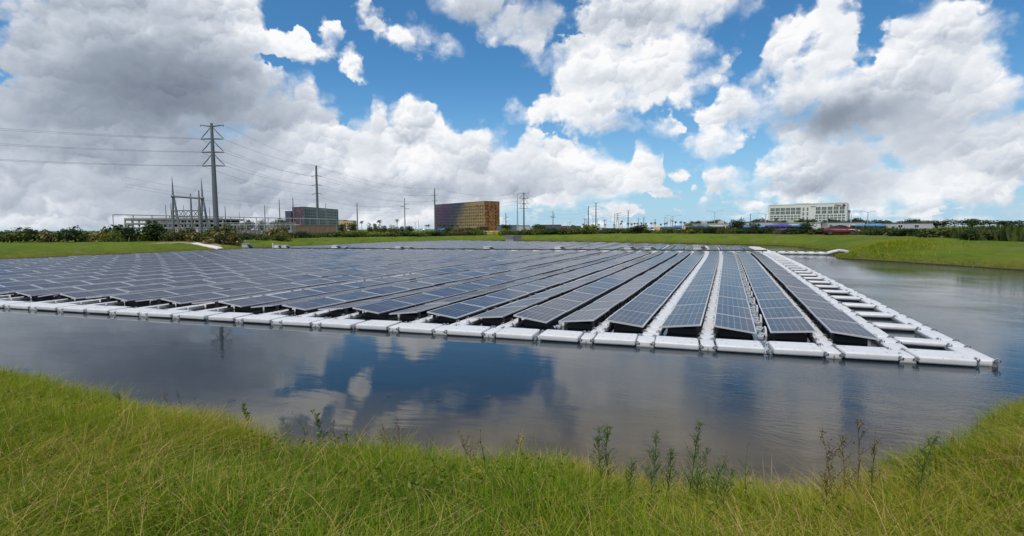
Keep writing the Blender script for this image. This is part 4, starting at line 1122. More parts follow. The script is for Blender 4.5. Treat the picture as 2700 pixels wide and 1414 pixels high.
# to the left, out of the frame
for i in range(4):
    for s, tips in (('left', la), ('right', ra)):
        if i == 0: continue
        z = tips[i].z; wire(tips[i], (-150 + (4 if s == 'right' else 0), 96, z + 1.5), 1.2, f"{names[i]} power wire leaving the {s} arm of the tallest pole, off to the left", .04)
seq = {1: tb, 2: rb[0], 3: rb[1]}; seql = {1: lb[0], 2: lb[1], 3: lb[2]}
for i in range(4):
    if i == 0:
        wire(ra[0], TIPS['E'][2] + Vector((0, 0, 2)), 12, 'thin shield wire from the top right tip of the tallest pole', .028); continue
    wire(ra[i], seq[i], 1.3, f"{names[i]} power wire from the right arms of the tallest pole to the second pole", .045)
    wire(la[i], seql[i], 1.3, f"{names[i]} power wire from the left arms of the tallest pole to the second pole", .045)
for i, (p, q) in enumerate(((tb, tc_), (rb[0], rc[0]), (rb[1], rc[1]))): wire(p, q, 3.0, f"{names[i+1]} power wire on the right side, second pole to third pole", .05)
for i, (p, q) in enumerate(((lb[0], lc[0]), (lb[1], lc[1]), (lb[2], TIPS['D'][1][0]))): wire(p, q, 3.0, f"{names[i+1]} power wire on the left side, second pole onward", .05)
for i, (p, q) in enumerate(((tc_, le[0]), (rc[0], le[1]), (rc[1], le[2]), (lc[1], le[3]))): wire(p, q, 2.4, f"{names[i]} power wire from the third pole to the close pair", .05)
lj, rj, tj = TIPS['J']; lk, rk, tk = TIPS['K']; lh, rh, th_ = TIPS['H']
for i in range(1, 4): wire(rf[i], lj[i], 6.0, f"{names[i]} sagging power wire from the close pair to the four-arm pole", .06)
for i in range(1, 4): wire(rj[i], lk[min(i, len(lk)-1)], 5.0, f"{names[i]} sagging power wire from the four-arm pole to the farther one", .07)
for i in range(2): wire(lf[i+2], rh[i], 4.0, f"{names[i+1]} light wire from the close pair to the lone thin pole", .04)
# lower distribution lines across the substation
for i, (y0, y1, y2) in enumerate(((482, 527, 545), (499, 540, 551), (506, 553, 556))):
    p = at(330, y0 - 14, 125); q = at(838, y1, 224); wire(p, q, 1.5, f"{names[i+1]} long light wire passing behind the tallest pole to the second pole", .03)
    wire(at(838, y1, 226), at(1068, y2, 229.5), 1.4, f"{names[i+1]} long light wire from the second pole to the thin offset-arm pole", .03)
# ------------------------------------------------------------------ street lamps
M_LAMP = worn('lamp_post_grey', (.42, .43, .44), .5, metal=.3, var=.08)
M_LAMPD = worn('lamp_post_dark', (.16, .17, .18), .5, metal=.3, var=.08)
def lamp(label, px, Y, py_top, arms, mat=None, reach=2.4):
    x = xat(px, Y); g = 1.4; h = zt(px, py_top, Y) - g; mat = mat or M_LAMP
    t = thing('street_lamp', label, 'street lamp', (x, Y, g), 0, 'street lamps round the bus lot')
    m = MB(); m.tube([(0, 0, -.3), (0, 0, h*.94)], [.17, .11], 6); m.build('pole', mat, t)
    for s in arms:
        m = MB(); m.tube([(0, 0, h*.92), (s*reach*.5, 0, h*.975), (s*reach, 0, h)], [.09, .07, .06], 5); m.build('arm', mat, t)
        m = MB(); m.box((s*(reach + .45), 0, h - .02), (1.0, .34, .16)); m.build('lamp_head', mat, t)
lamp('pale lamp post with two spread arms before the cream warehouse', 1884, 235, 556, (-1, 1), reach=3.0)
lamp('pale lamp post with two spread arms above the palms left of the warehouse', 1774, 255, 568, (-1, 1), reach=3.0)
lamp('two-armed lamp post at the left end of the white hotel', 2018, 235, 562.5, (-1, 1), reach=2.6)
lamp('thick pale two-armed lamp post in front of the white hotel', 2181, 205, 553, (-1, 1), reach=2.6)
lamp('two-armed lamp post at the right edge above the light blue bus', 2287, 215, 557, (-1, 1), reach=2.2)
lamp('short twin-headed lamp post between cell tower and red car', 2243, 230, 562, (-1, 1), reach=.6)
lamp('lamp post with one arm left of the armless steel pole', 1546, 300, 577, (-1,), reach=1.2)
lamp('lamp post, arm to the right, between the two steel poles', 1563, 300, 570, (1,), reach=1.4)
lamp('tall lamp post, long arm to the right, behind the four-arm pole', 1575, 290, 574.5, (1,), reach=2.6)
lamp('lamp post with right arm right of the thin service pole', 1598, 300, 577, (1,), reach=2.4)
lamp('lamp post with left arm before the lattice pylon', 1617, 320, 584, (-1,), reach=1.4)
lamp('tall dark lamp post with right arm left of the lattice pylon', 1620.5, 290, 561.5, (1,), M_LAMPD, 3.0)
lamp('first of two small lamp posts right of the brown roof', 1497, 300, 587, (1,), reach=.6)
lamp('second of two small lamp posts right of the brown roof', 1502.5, 300, 584, (1,), reach=.8)
lamp('thin lamp post with short arm left of the close pole pair', 1343, 280, 588, (-1,), reach=.7)
lamp('tall curved lamp post left of the large hotel', 1104, 330, 576, (-1,), reach=1.2)
lamp('short lamp post left of the curved one by the large hotel', 1096, 330, 585, (-1, 1), reach=.4)
lamp('lamp post with left arm right of the tallest pole', 633, 240, 556, (-1,), reach=1.3)
lamp('thin lamp post left of three in the palms', 1752.5, 330, 573, (1,), M_LAMPD, .3)
lamp('curved lamp post, middle of three in the palms', 1760, 330, 574, (-1,), reach=1.2)
lamp('thin lamp post, right of three in the palms', 1767, 330, 575, (1,), M_LAMPD, .3)
def cell_tower():
    Y = 420; x = xat(2237.5, Y); g = 1.4; h = zt(2237, 543, Y) - g
    t = thing('cell_tower', 'slim mast with dark antenna drum right of the white hotel', 'mast', (x, Y, g)); f = lambda py: zt(2237, py, Y) - g
    m = MB(); m.tube([(0, 0, -.3), (0, 0, f(559))], [.55, .42], 8); m.build('pole', M_STEEL, t)
    m = MB(); m.tube([(0, 0, f(561)), (0, 0, f(557)), (0, 0, f(554.5))], [.8, 1.0, .8], 8); m.build('antenna_drum', M_STEEL, t)
    m = MB(); m.tube([(0, 0, f(554.5)), (0, 0, h)], [.14, .05], 5); m.build('spike', M_STEEL, t)
cell_tower()

# ------------------------------------------------------------------ vehicles
M_TYRE = worn('tyre', (.012, .012, .012), .8); M_RIM = worn('rim', (.09, .09, .095), .4, metal=.6)
M_CARGL = worn('car_glass', (.010, .012, .014), .06, var=.1)
M_RED = worn('maroon_car_paint', (.115, .008, .014), .3, var=.05, scale=2., coat=.35)
M_LENS = worn('lamp_lens', (.7, .72, .74), .15); M_BLK = worn('black_trim', (.015, .015, .016), .5)
def wheel(t, x, y, r, w, side):
    m = MB(); m.tube([(0, -w/2, 0), (0, w/2, 0)], r, 16); o = m.build('wheel', M_TYRE, t, (x, y, r))
    k = MB(); k.tube([(0, side*w/2, 0), (0, side*(w/2 + .012), 0)], r*.68, 12)
    for i in range(5):
        a = i*2*math.pi/5; k.box((math.cos(a)*r*.3, side*(w/2 + .02), math.sin(a)*r*.3), (.07, .02, .07))
    k.build('rim', M_RIM, o)
def sedan(loc, rz, label, paint, sc=1.0, group=None):
    t = thing('parked_car', label, 'car', loc, rz, group)
    # stations along the length: x, half width, sill z, shoulder z (body shell)
    st = [(-2.40, .62, .45, .78), (-2.33, .80, .32, .93), (-1.9, .89, .24, 1.00), (-1.2, .92, .20, .98), (-.3, .925, .19, .96), (.6, .925, .19, .945), (1.2, .91, .21, .93), (1.75, .88, .24, .86), (2.2, .80, .28, .74), (2.42, .60, .36, .62)]
    rings = []
    for x, w, z0, z1 in st:
        rings.append([(x, -w*.88, z0), (x, -w, z0 + (z1-z0)*.35), (x, -w*.985, z0 + (z1-z0)*.72), (x, -w*.86, z1), (x, 0, z1 + .035), (x, w*.86, z1), (x, w*.985, z0 + (z1-z0)*.72), (x, w, z0 + (z1-z0)*.35), (x, w*.88, z0)])
    m = MB(); m.loft([r[::-1] for r in rings], smooth=True); m.build('body', paint, t)
    cab = [(-1.95, .70, .97, .985), (-1.25, .70, .98, 1.27), (-.55, .69, .97, 1.42), (.05, .69, .96, 1.43), (.45, .70, .95, 1.36), (1.20, .74, .93, .95)]
    rings = [[(x, -w*1.08, z0), (x, -w*.82 if z1 - z0 > .1 else -w*1.05, z1), (x, w*.82 if z1 - z0 > .1 else w*1.05, z1), (x, w*1.08, z0)] for x, w, z0, z1 in cab]
    m = MB(); m.loft([r[::-1] for r in rings], smooth=False); m.build('greenhouse', M_CARGL, t)
    rf = [[(x, -w*.80, z1 + .008), (x, 0, z1 + .035), (x, w*.80, z1 + .008), (x, 0, z1 - .03)] for x, w, z0, z1 in cab[1:5]]
    m = MB(); m.loft([r[::-1] for r in rf], smooth=True); m.build('roof', paint, t)
    for s in (-1, 1):
        pl = MB(); pl.tube([(-1.95, s*.755, .985), (-1.25, s*.58, 1.275), (-.55, s*.57, 1.425), (.05, s*.57, 1.435), (.45, s*.58, 1.365), (1.20, s*.80, .95)], .035, 5); pl.tube([(-.42, s*.575, 1.42), (-.40, s*.75, .97)], .035, 5); pl.build('pillar', paint, t)
        for x in (-1.42, 1.43): wheel(t, x, s*.80, .335, .23, s)
        a = MB(); a.ball((.78, s*1.0, .98), (.10, .11, .075)); a.build('side_mirror', paint, t)
        b = MB(); b.ball((2.14, s*.60, .66), (.20, .18, .075)); b.build('headlight', M_LENS, t)
        c = MB(); c.box((-2.36, s*.55, .82), (.06, .42, .12)); c.build('tail_light', worn('tail_red', (.3, .01, .01), .3), t)
        d = MB(); d.box((-.05, s*.925, .82), (.18, .02, .03)); d.box((-1.0, s*.92, .84), (.18, .02, .03)); d.build('door_handle', M_BLK, t)
        e = MB(); 
        for x in (-1.42, 1.43): e.tube([(x + .41*math.cos(q), s*.925, .335 + .41*math.sin(q)) for q in np.linspace(0, math.pi, 9)], .045, 5)
        e.build('wheel_arch', M_BLK, t)
    g = MB(); g.box((2.35, 0, .50), (.12, 1.0, .20)); g.box((2.30, 0, .32), (.14, 1.2, .10)); g.build('grille', M_BLK, t)
    p = MB(); p.box((2.43, 0, .46), (.02, .34, .12)); p.build('number_plate', M_LENS, t)
    for ch in t.children: pass
    t.scale = (sc,)*3
    return t
xc, Yc = px_land(2219, 619.5)
sedan((xc, Yc, gz(xc, Yc)), R(-36), 'dark red sedan parked on the grassy bank at the right', M_RED, 1.0)

def bus(label, px0, px1, py0, Y, col, wrap, front='left'):
    x0, x1 = xat(px0, Y), xat(px1, Y); L = x1 - x0; g = 1.42; h = zt((px0 + px1)/2, py0, Y) - g
    t = thing('parked_bus', label, 'bus', ((x0 + x1)/2, Y, g), 0, 'city buses parked in the lot'); W = 2.5
    m = MB(); m.loft([[(-L/2 + q, -W/2*k, z), (L/2 - q, -W/2*k, z), (L/2 - q, W/2*k, z), (-L/2 + q, W/2*k, z)] for z, q, k in ((.35, .08, .98), (.6, 0, 1), (h*.88, .05, 1), (h*.96, .14, .97), (h, .4, .88))]); m.build('body', col, t)
    s = -1 if front == 'left' else 1
    n = max(3, int(L/1.9))
    for i in range(n):
        b = MB(); b.box(((i + .5)/n*L - L/2, -W/2 - .01, h*.60), (L/n - .18, .05, h*.30)); b.build('window', M_WIN, t)
    b = MB(); b.box((s*(L/2 + .005), 0, h*.58), (.05, W*.86, h*.42)); b.build('windscreen', M_CARGL, t)
    b = MB(); b.box((L*.1, -W/2 - .006, h*.27), (L*.55, .03, h*.26)); b.build('side_graphic', wrap, t)
    b = MB(); b.box((-s*L*.18, 0, h + .14), (L*.42, 1.7, .30), taper=.92); b.build('roof_pod', col, t)
    b = MB(); b.box((s*(L/2 - 1.0), -W/2 - .012, h*.43), (1.0, .05, h*.68)); b.build('door', M_CARGL, t)
    for x in (-L/2 + L*.2, L/2 - L*.2): wheel(t, x, -W/2 + .12, .48, .3, -1)
M_BUSB = worn('bus_blue', (.055, .13, .36), .3, var=.12, scale=.5, coat=.6); M_BUSD = worn('bus_dark_wrap', (.05, .08, .12), .35, var=.5, scale=.7, dirt=(.25, .42, .5), dirt_amt=.8)
M_BUSL = worn('bus_light_blue', (.10, .25, .48), .3, var=.15, scale=.5, coat=.6); M_BUSP = worn('bus_violet_blue', (.085, .075, .36), .3, var=.3, scale=.4, coat=.6)
M_WRAPC = worn('cyan_wrap', (.20, .42, .56), .4, var=.5, scale=.6, dirt=(.5, .55, .6), dirt_amt=.6); M_WRAPM = worn('mixed_wrap', (.22, .12, .22), .4, var=.6, scale=.6, dirt=(.25, .3, .35), dirt_amt=.8)
bus('blue bus at the left end of the parked line', 1744, 1808, 597.5, 172, M_BUSB, M_WRAPC)
bus('dark wrapped bus with pale roof behind the blue bus', 1806, 1876, 596.5, 182, M_BUSD, M_WRAPC)
bus('grey-blue bus seen past the cream warehouse', 1886, 1934, 597, 186, M_BUSD, M_WRAPM)
bus('pale cyan bus behind the tree right of the cream warehouse', 1950, 2018, 596, 180, M_BUSL, M_WRAPC)
bus('violet-blue bus under the left half of the white hotel', 2021, 2083, 593, 176, M_BUSP, M_WRAPM)
bus('dark blue bus before the pale flat shed', 2085, 2132, 594, 178, M_BUSB, M_WRAPM)
bus('light blue bus behind the red car at the right', 2249, 2330, 592.5, 160, M_BUSL, M_WRAPC)
bus('blue and teal bus before the large hotel at its left', 1155, 1180, 604, 300, M_BUSL, M_WRAPC)
M_CARW = worn('white_car_paint', (.66, .67, .68), .3, coat=.8); M_CARS = worn('silver_car_paint', (.35, .36, .37), .3, coat=.8); M_CARK = worn('dark_car_paint', (.03, .035, .04), .3, coat=.8)
for px, Y, pt, lab in ((1719, 176, M_CARW, 'white car left of the blue bus'), (1571, 230, M_CARW, 'white car below the four-arm pole'), (1477, 215, M_CARK, 'dark car half hidden in bushes right of the lone thin pole'),
                       (1690, 200, M_CARS, 'silver car left of the white one by the blue bus'), (1110, 310, M_CARS, 'silver car below the curved lamp post')):
    sedan((xat(px, Y), Y, 1.42), R(180 if px != 1719 else 170), lab, pt, 1.1, 'cars parked in the distance')
def canopy_roof():
    Y = 200; x0, x1 = xat(1700, Y), xat(1745, Y); t = thing('bus_shelter', 'flat dark canopy on posts left of the blue bus', 'shelter', ((x0 + x1)/2, Y, 1.4)); w = x1 - x0
    h = zt(1720, 601, Y) - 1.4
    m = MB(); m.box((0, 0, h), (w, 3, .3)); m.build('roof', M_ROOFD, t)
    for i in range(4):
        m = MB(); m.box((-w/2 + .3 + i*(w - .6)/3, 0, h/2), (.2, .2, h)); m.build('post', M_GALV, t)
canopy_roof()
M_YEL = worn('bollard_yellow', (.62, .38, .03), .5, var=.12, dirt=(.2, .15, .05), dirt_amt=.3)
def bollards(lst, Y, group, fmt, h=1.3, r=.14):
    for i, (px, yy) in enumerate(lst):
        x = xat(px, yy or Y); m = MB(); m.tube([(0, 0, -.3), (0, 0, h - .06), (0, 0, h)], [r, r, r*.6], 8)
        tag(m.build('bollard', M_YEL, None, (x, yy or Y, 1.42)), fmt[i], 'bollard', group)
bollards([(1727, 0), (1733.5, 0), (1738, 0), (1800, 0), (1805, 0), (1912.5, 0), (2240, 0)], 158, 'yellow bollards in front of the parked buses', ['leftmost yellow bollard, by the white car', 'yellow bollard left of the blue bus front, middle of three', 'yellow bollard touching the left end of the blue bus', 'left yellow bollard of the pair before the dark bus', 'right yellow bollard of the pair before the dark bus', 'lone yellow bollard below the cream warehouse corner', 'yellow bollard just right of the red car'], 1.9, .2)
def low_wall():
    Y = 156; x0, x1 = xat(1772, Y), xat(1806, Y); m = MB(); m.box((0, 0, .5), (x1 - x0, .3, 1.3)); tag(m.build('low_wall', worn('cream_low_wall', (.50, .44, .30), .85), None, ((x0 + x1)/2, Y, 1.3)), 'low cream wall below the dark wrapped bus', 'wall')
low_wall()

# equipment at the left of the close pole pair: cabinet, striped barrier, yellow posts
Ye = 136.0
def cab_and_barrier():
    x = xat(1272.5, Ye); h = zt(1272, 608.5, Ye) - 1.3
    t = thing('control_cabinet', 'dark grey control cabinet left of the black and white barrier', 'cabinet', (x, Ye, 1.3))
    m = MB(); m.box((0, 0, h/2), (1.15, .8, h)); m.build('housing', worn('dark_grey_cabinet', (.10, .115, .13), .5), t); m = MB(); m.box((0, 0, h + .03), (1.25, .9, .06)); m.build('lid', M_GALV, t)
    m = MB(); m.box((-.1, -.42, h*.5), (.8, .03, h*.8)); m.build('door', worn('cabinet_door', (.12, .135, .15), .5), t)
    x0, x1 = xat(1280, Ye), xat(1302, Ye); w = x1 - x0
    t = thing('striped_barrier', 'black barrier with two rows of white blocks beside the grey cabinet', 'barrier', ((x0 + x1)/2, Ye, 1.3)); hb = zt(1290, 608.5, Ye) - 1.3
    m = MB(); m.box((0, .1, hb/2), (w, .12, hb)); m.build('board', M_BLK, t)
    for j, z in enumerate((hb*.30, hb*.82)):
        for i in range(6):
            m = MB(); m.box((-w/2 + (i + .5)*w/6, .02, z), (w/6*.62, .07, hb*.27)); m.build('white_block', M_WALLW, t)
    for i, px in enumerate((1276, 1286, 1289, 1292, 1295, 1299, 1305, 1308.5, 1312, 1315)):
        m = MB(); m.tube([(0, 0, -.3), (0, 0, .92), (0, 0, .98)], [.085, .085, .05], 7)
        tag(m.build('bollard', M_YEL, None, (xat(px, Ye - 1.2), Ye - 1.2, 1.3)), f"{ordinal(i+1)} yellow post from the left along the striped barrier", 'bollard', 'yellow posts by the striped barrier')
cab_and_barrier()
def headwall():
    A = onz(1343, 634.3, .1); t = thing('headwall', 'grey concrete outlet box with a sloping wing wall on the far bank', 'headwall', (A.x, A.y, 0)); k = A.y/FPX
    m = MB(); m.box((0, .8, .55), (22*k, 1.4, 1.5)); m.build('wall', worn('grey_headwall', (.15, .155, .155), .8, var=.15), t)
    m = MB(); x0, x1 = 11*k, 33*k; m.add([(x0, .4, -.3), (x1, .4, .5), (x1, .4, 1.28), (x0, .4, 1.28), (x0, .9, -.3), (x1, .9, .5), (x1, .9, 1.28), (x0, .9, 1.28)], [(0, 1, 2, 3), (4, 7, 6, 5), (3, 2, 6, 7), (0, 4, 5, 1), (1, 5, 6, 2), (0, 3, 7, 4)]); m.build('wing_wall', worn('grey_wing_wall', (.10, .105, .10), .8), t)
    for i in range(3):
        m = MB(); m.tube([((-7 + i*7)*k, .02, .12), ((-7 + i*7)*k, .12, .12)], .22, 10); m.build('outlet_pipe', M_CONC, t)
    M_OR = worn('orange_float', (.62, .25, .03), .5)
    B = onz(1318, 633.6, .05); t = thing('float_line', 'line of orange floats on the water left of the concrete outlet', 'floats', B)
    for i in range(7):
        m = MB(); m.ball((0, 0, .08), (.5, .28, .26), 8, 5); m.build('float', M_OR, t, (i*3.6*k, rng.uniform(-.2, .2), 0))
headwall()
# the concrete ramp beside the sand path
def ramp():
    q0, q1 = px_land(512, 643), px_land(580, 657); p0 = Vector((*q0, gz(*q0))); p1 = Vector((*q1, gz(*q1))); d = (p1 - p0); n = 5
    t = thing('boat_ramp', 'pale concrete ramp slab running down the left bank to the water', 'ramp', p0)
    s = Vector((-d.y, d.x, 0)).normalized()*.55
    for i in range(n):
        a, b = p0 + d*(i/n), p0 + d*((i + .97)/n); q = []
        for w in (a - s, a + s, b + s, b - s): q.append(Vector((w.x, w.y, gz(w.x, w.y) + .10)) - p0)
        m = MB(); m.add(q + [v - Vector((0, 0, .3)) for v in q], [(0, 3, 2, 1), (4, 5, 6, 7), (0, 1, 5, 4), (1, 2, 6, 5), (2, 3, 7, 6), (3, 0, 4, 7)]); m.build('slab', worn('pale_concrete', (.60, .57, .52), .85, var=.1) if i == 0 else bpy.data.materials['pale_concrete'], t)
ramp()

# ------------------------------------------------------------------ vegetation
def leaf_mat(name, stops, trans=.25, rough=.6):
    m, N, b, out = new_mat(name)
    g = N.n('ShaderNodeNewGeometry'); oi = N.n('ShaderNodeObjectInfo').outputs['Random']
    tc = N.n('ShaderNodeTexCoord').outputs['Object']
    cl = N.noise(tc, .9, 3, .6)
    k = N.m('ADD', N.m('MULTIPLY', g.outputs['Random Per Island'], .55), N.m('ADD', N.m('MULTIPLY', N.m('SUBTRACT', oi, .5), .2), N.m('MULTIPLY', cl, .45)))
    col = N.ramp(k, stops)
    N.put(b.inputs['Base Color'], col); b.inputs['Roughness'].default_value = rough; b.inputs['Specular IOR Level'].default_value = .25
    tr = N.n('ShaderNodeBsdfTranslucent'); N.put(tr.inputs[0], N.vm('MULTIPLY', col, (1.2, 1.3, .6)))
    mx = N.n('ShaderNodeMixShader'); mx.inputs[0].default_value = trans
    N.t.links.new(b.outputs[0], mx.inputs[1]); N.t.links.new(tr.outputs[0], mx.inputs[2]); N.t.links.new(mx.outputs[0], out.inputs[0])
    return m
L_DK = leaf_mat('leaf_dark_green', [(.2, (.012, .024, .007)), (.5, (.026, .050, .012)), (.8, (.055, .085, .018))])
L_OL = leaf_mat('leaf_olive', [(.2, (.030, .048, .010)), (.5, (.065, .090, .016)), (.8, (.12, .13, .03))])
L_YG = leaf_mat('leaf_yellow_green', [(.2, (.055, .085, .010)), (.5, (.11, .15, .016)), (.8, (.19, .21, .03))])
L_PM = leaf_mat('palmetto_leaf', [(.18, (.018, .020, .008)), (.36, (.05, .065, .014)), (.52, (.13, .12, .03)), (.68, (.26, .18, .07)), (.9, (.38, .30, .16))])
L_BR = leaf_mat('dry_brown_leaf', [(.2, (.045, .028, .012)), (.5, (.12, .07, .035)), (.8, (.22, .14, .07))])
L_TW = leaf_mat('dead_twig', [(.2, (.07, .055, .05)), (.5, (.13, .10, .09)), (.8, (.20, .16, .14))], .05)
L_PALM = leaf_mat('palm_leaf', [(.2, (.014, .026, .008)), (.5, (.030, .05, .014)), (.8, (.07, .09, .025))], .15)
M_BARK = worn('bark', (.13, .10, .075), .9, var=.3, scale=3., bump=.4)

def leaf_cloud(centers, n, size, seed, flat=.0, aspect=.55, narrow=False):
    """n leaf quads scattered through lobes (x, y, z, rx, ry, rz); verts, quads"""
    r = np.random.RandomState(seed); C = np.array(centers, float); wt = C[:, 3]*C[:, 5] + .02; wt /= wt.sum()
    idx = r.choice(len(C), n, p=wt); d = r.normal(size=(n, 3)); d /= np.linalg.norm(d, axis=1)[:, None]
    rad = r.uniform(.35, 1.06, n)**.6
    P = C[idx, :3] + d*C[idx, 3:6]*rad[:, None]
    P[:, 2] = np.maximum(P[:, 2], .02)
    nrm = d*.7 + r.normal(size=(n, 3))*.6 + np.array([0, 0, .5]); nrm /= np.linalg.norm(nrm, axis=1)[:, None]
    t = np.cross(nrm, r.normal(size=(n, 3))); t /= np.linalg.norm(t, axis=1)[:, None] + 1e-9; bt = np.cross(nrm, t)
    s = size*r.uniform(.55, 1.35, n)[:, None]
    a = aspect
    V = np.stack([P - t*s, P + bt*s*a, P + t*s, P - bt*s*a], 1).reshape(-1, 3)
    return V, np.arange(4*n)
def shrub_mesh(name, kind, seed):
    r = random.Random(seed); lob = []
    n = {'round': 9, 'low': 10, 'tall': 11, 'tree': 16, 'reed': 8, 'dead': 8, 'palmetto': 9}[kind]
    for i in range(n):
        a = r.uniform(0, 6.28); q = r.uniform(.1, .75)
        z = {'round': r.uniform(.25, .75), 'low': r.uniform(.15, .5), 'tall': r.uniform(.2, .95), 'tree': r.uniform(.35, .95), 'reed': r.uniform(.2, .6), 'dead': r.uniform(.3, .7), 'palmetto': r.uniform(.15, .6)}[kind]
        s = r.uniform(.20, .36)*(1.15 - .45*z)
        k = .55 if kind == 'tall' else 1.0
        lob.append((math.cos(a)*q*(1 - .5*z)*k, math.sin(a)*q*(1 - .5*z)*k, z, s*1.25, s*1.25, s))
    cnt = {'round': 900, 'low': 800, 'tall': 800, 'tree': 1300, 'reed': 500, 'dead': 480, 'palmetto': 560}[kind]
    sz = {'round': .07, 'low': .075, 'tall': .065, 'tree': .055, 'reed': .14, 'dead': .13, 'palmetto': .13}[kind]
    V, f = leaf_cloud(lob, cnt, sz, seed, aspect={'reed': .10, 'dead': .06, 'palmetto': .30}.get(kind, .55))
    rad = np.percentile(np.hypot(V[:, 0], V[:, 1]), 97); V[:, :2] *= .85/rad; V[:, 2] *= 1.0/np.percentile(V[:, 2], 99.3)
    return V, f
SHR = {}
def crown(kind, mat, seed):
    key = (kind, mat.name, seed % 3)
    if key not in SHR:
        V, f = shrub_mesh('crown', kind, len(kind)*3 + ord(kind[1]) % 7 + 13*(seed % 3) + len(mat.name)); SHR[key] = np_mesh('crown', V, f, 4, mat)
    return SHR[key]
def stem_mesh(seed, h=.5, n=4, spread=.35):
    r = random.Random(seed); m = MB()
    for i in range(n):
        a = r.uniform(0, 6.28); q = r.uniform(.3, 1)*spread
        m.tube([(0, 0, -.05), (math.cos(a)*q*.4, math.sin(a)*q*.4, h*.5), (math.cos(a)*q, math.sin(a)*q, h)], [.035, .025, .01], 5)
    return m.mesh('stem', M_BARK)
STEM = [stem_mesh(i) for i in range(3)]
TRUNK = [stem_mesh(10 + i, .62, 5, .32) for i in range(2)]
def shrub(label, px, Y, w_px, py_top, kind, mat, seed=0, name='shrub', cat='shrub', group=None, py_base=None, z=None):
    x = xat(px, Y); g = gz(x, Y) if z is None else z; h = max(.5, zt(px, py_top, Y) - g); w = w_px/FPX*Y/2/.85
    t = thing(name, label, cat, (x, Y, g - .05), (seed*1.7) % 6.28, group)
    c = put('crown', crown(kind, mat, seed), t); c.scale = (w, w*.9, h)
    s = put('trunk' if kind == 'tree' else 'stem', (TRUNK if kind == 'tree' else STEM)[seed % 2], t); s.scale = (w*.9, w*.9, h)
    return t
# left bank
shrub('big dark green bush at the far left of the bank', 405, 77, 78, 583, 'round', L_DK, 1)
shrub('dark bush past the left edge of the substation', 335, 76, 90, 592, 'round', L_DK, 2)
shrub('olive bush low at the far left beside the dark one', 440, 76, 40, 612, 'low', L_OL, 0)
for i, (px, w, py, Y, kind, mt, lab) in enumerate((
  (470, 62, 607, 88, 'palmetto', L_PM, 'brown and green palmetto clump right of the dark bush'), (500, 54, 603, 92, 'round', L_DK, 'green bush behind the palmettos below the steel frame'),
  (512, 66, 613, 86, 'palmetto', L_PM, 'palmetto clump with dead fronds above the concrete ramp'), (548, 60, 606, 92, 'low', L_OL, 'olive bush below the right leg of the steel frame'),
  (560, 62, 613, 86, 'palmetto', L_PM, 'palmetto clump at the foot of the tallest pole'), (598, 46, 593, 94, 'tall', L_OL, 'yellowish bush hiding the foot of the tallest pole, right side'),
  (604, 62, 611, 87, 'palmetto', L_PM, 'brown palmetto clump right of the tallest pole'), (572, 36, 598, 98, 'round', L_DK, 'small dark bush at the left foot of the tallest pole'),
  (640, 70, 600, 94, 'dead', L_TW, 'grey-purple leafless brush right of the palmettos'), (668, 60, 606, 90, 'dead', L_TW, 'lower grey leafless brush with a white bare stem'),
  (650, 50, 618, 86, 'low', L_DK, 'low dark green bush under the leafless brush'), (690, 40, 622, 86, 'low', L_OL, 'small green bush below the leafless brush'),
  (718, 60, 602, 93, 'palmetto', L_PM, 'tall brown palmetto, left half of the large clump'), (752, 66, 600, 94, 'palmetto', L_PM, 'tall brown palmetto, right half of the large clump'),
  (735, 70, 618, 89, 'low', L_OL, 'green shrub below the large brown palmettos'), (790, 54, 612, 97, 'low', L_DK, 'dark green shrub at the left foot of the brown wall'),
  (826, 52, 616, 100, 'low', L_OL, 'olive shrub before the brown wall'), (862, 50, 612, 106, 'dead', L_TW, 'thin grey brush at the right end of the brown wall'))):
    shrub(lab, px, Y*.905 if px < 640 else Y + 3, w, py - 3, kind, mt, i)
for i, (px, w, py, kind, mt) in enumerate([(20, 90, 606, 'low', L_OL), (70, 80, 600, 'round', L_DK), (125, 70, 607, 'palmetto', L_PM), (175, 80, 598, 'round', L_DK), (225, 70, 608, 'low', L_OL), (270, 70, 603, 'palmetto', L_PM), (300, 60, 609, 'low', L_YG)]):
    shrub(f"bush, {ordinal(i+1)} from the left edge on the bank beyond the substation", px, 72 + (i*5) % 7, w*1.1, py, kind, mt, i, group='bushes beyond the left of the substation')
# belt along the far bank, left of the cabinet
belt = [(905, 60, 611, 'low', L_OL), (945, 52, 606, 'round', L_YG), (985, 60, 611, 'low', L_YG), (1020, 56, 613, 'low', L_OL), (1060, 60, 611, 'low', L_DK), (1100, 62, 612, 'low', L_OL), (1140, 58, 609, 'round', L_DK), (1175, 50, 612, 'low', L_DK), (1245, 46, 606, 'low', L_OL), (1206, 40, 609, 'reed', L_BR), (1232, 42, 610, 'reed', L_BR), (1262, 30, 604, 'low', L_YG)]
for i, (px, w, py, kind, mt) in enumerate(belt):
    d = {L_OL: 'olive', L_YG: 'yellow-green', L_DK: 'dark green', L_BR: 'rust-brown reed'}[mt]
    shrub(f"{d} bush, {ordinal(i+1)} from the left along the bank between wall and cabinet", px, belt_y(px) + (i*7) % 5, w*1.25, py, kind, mt, i, group='bushes along the far bank')
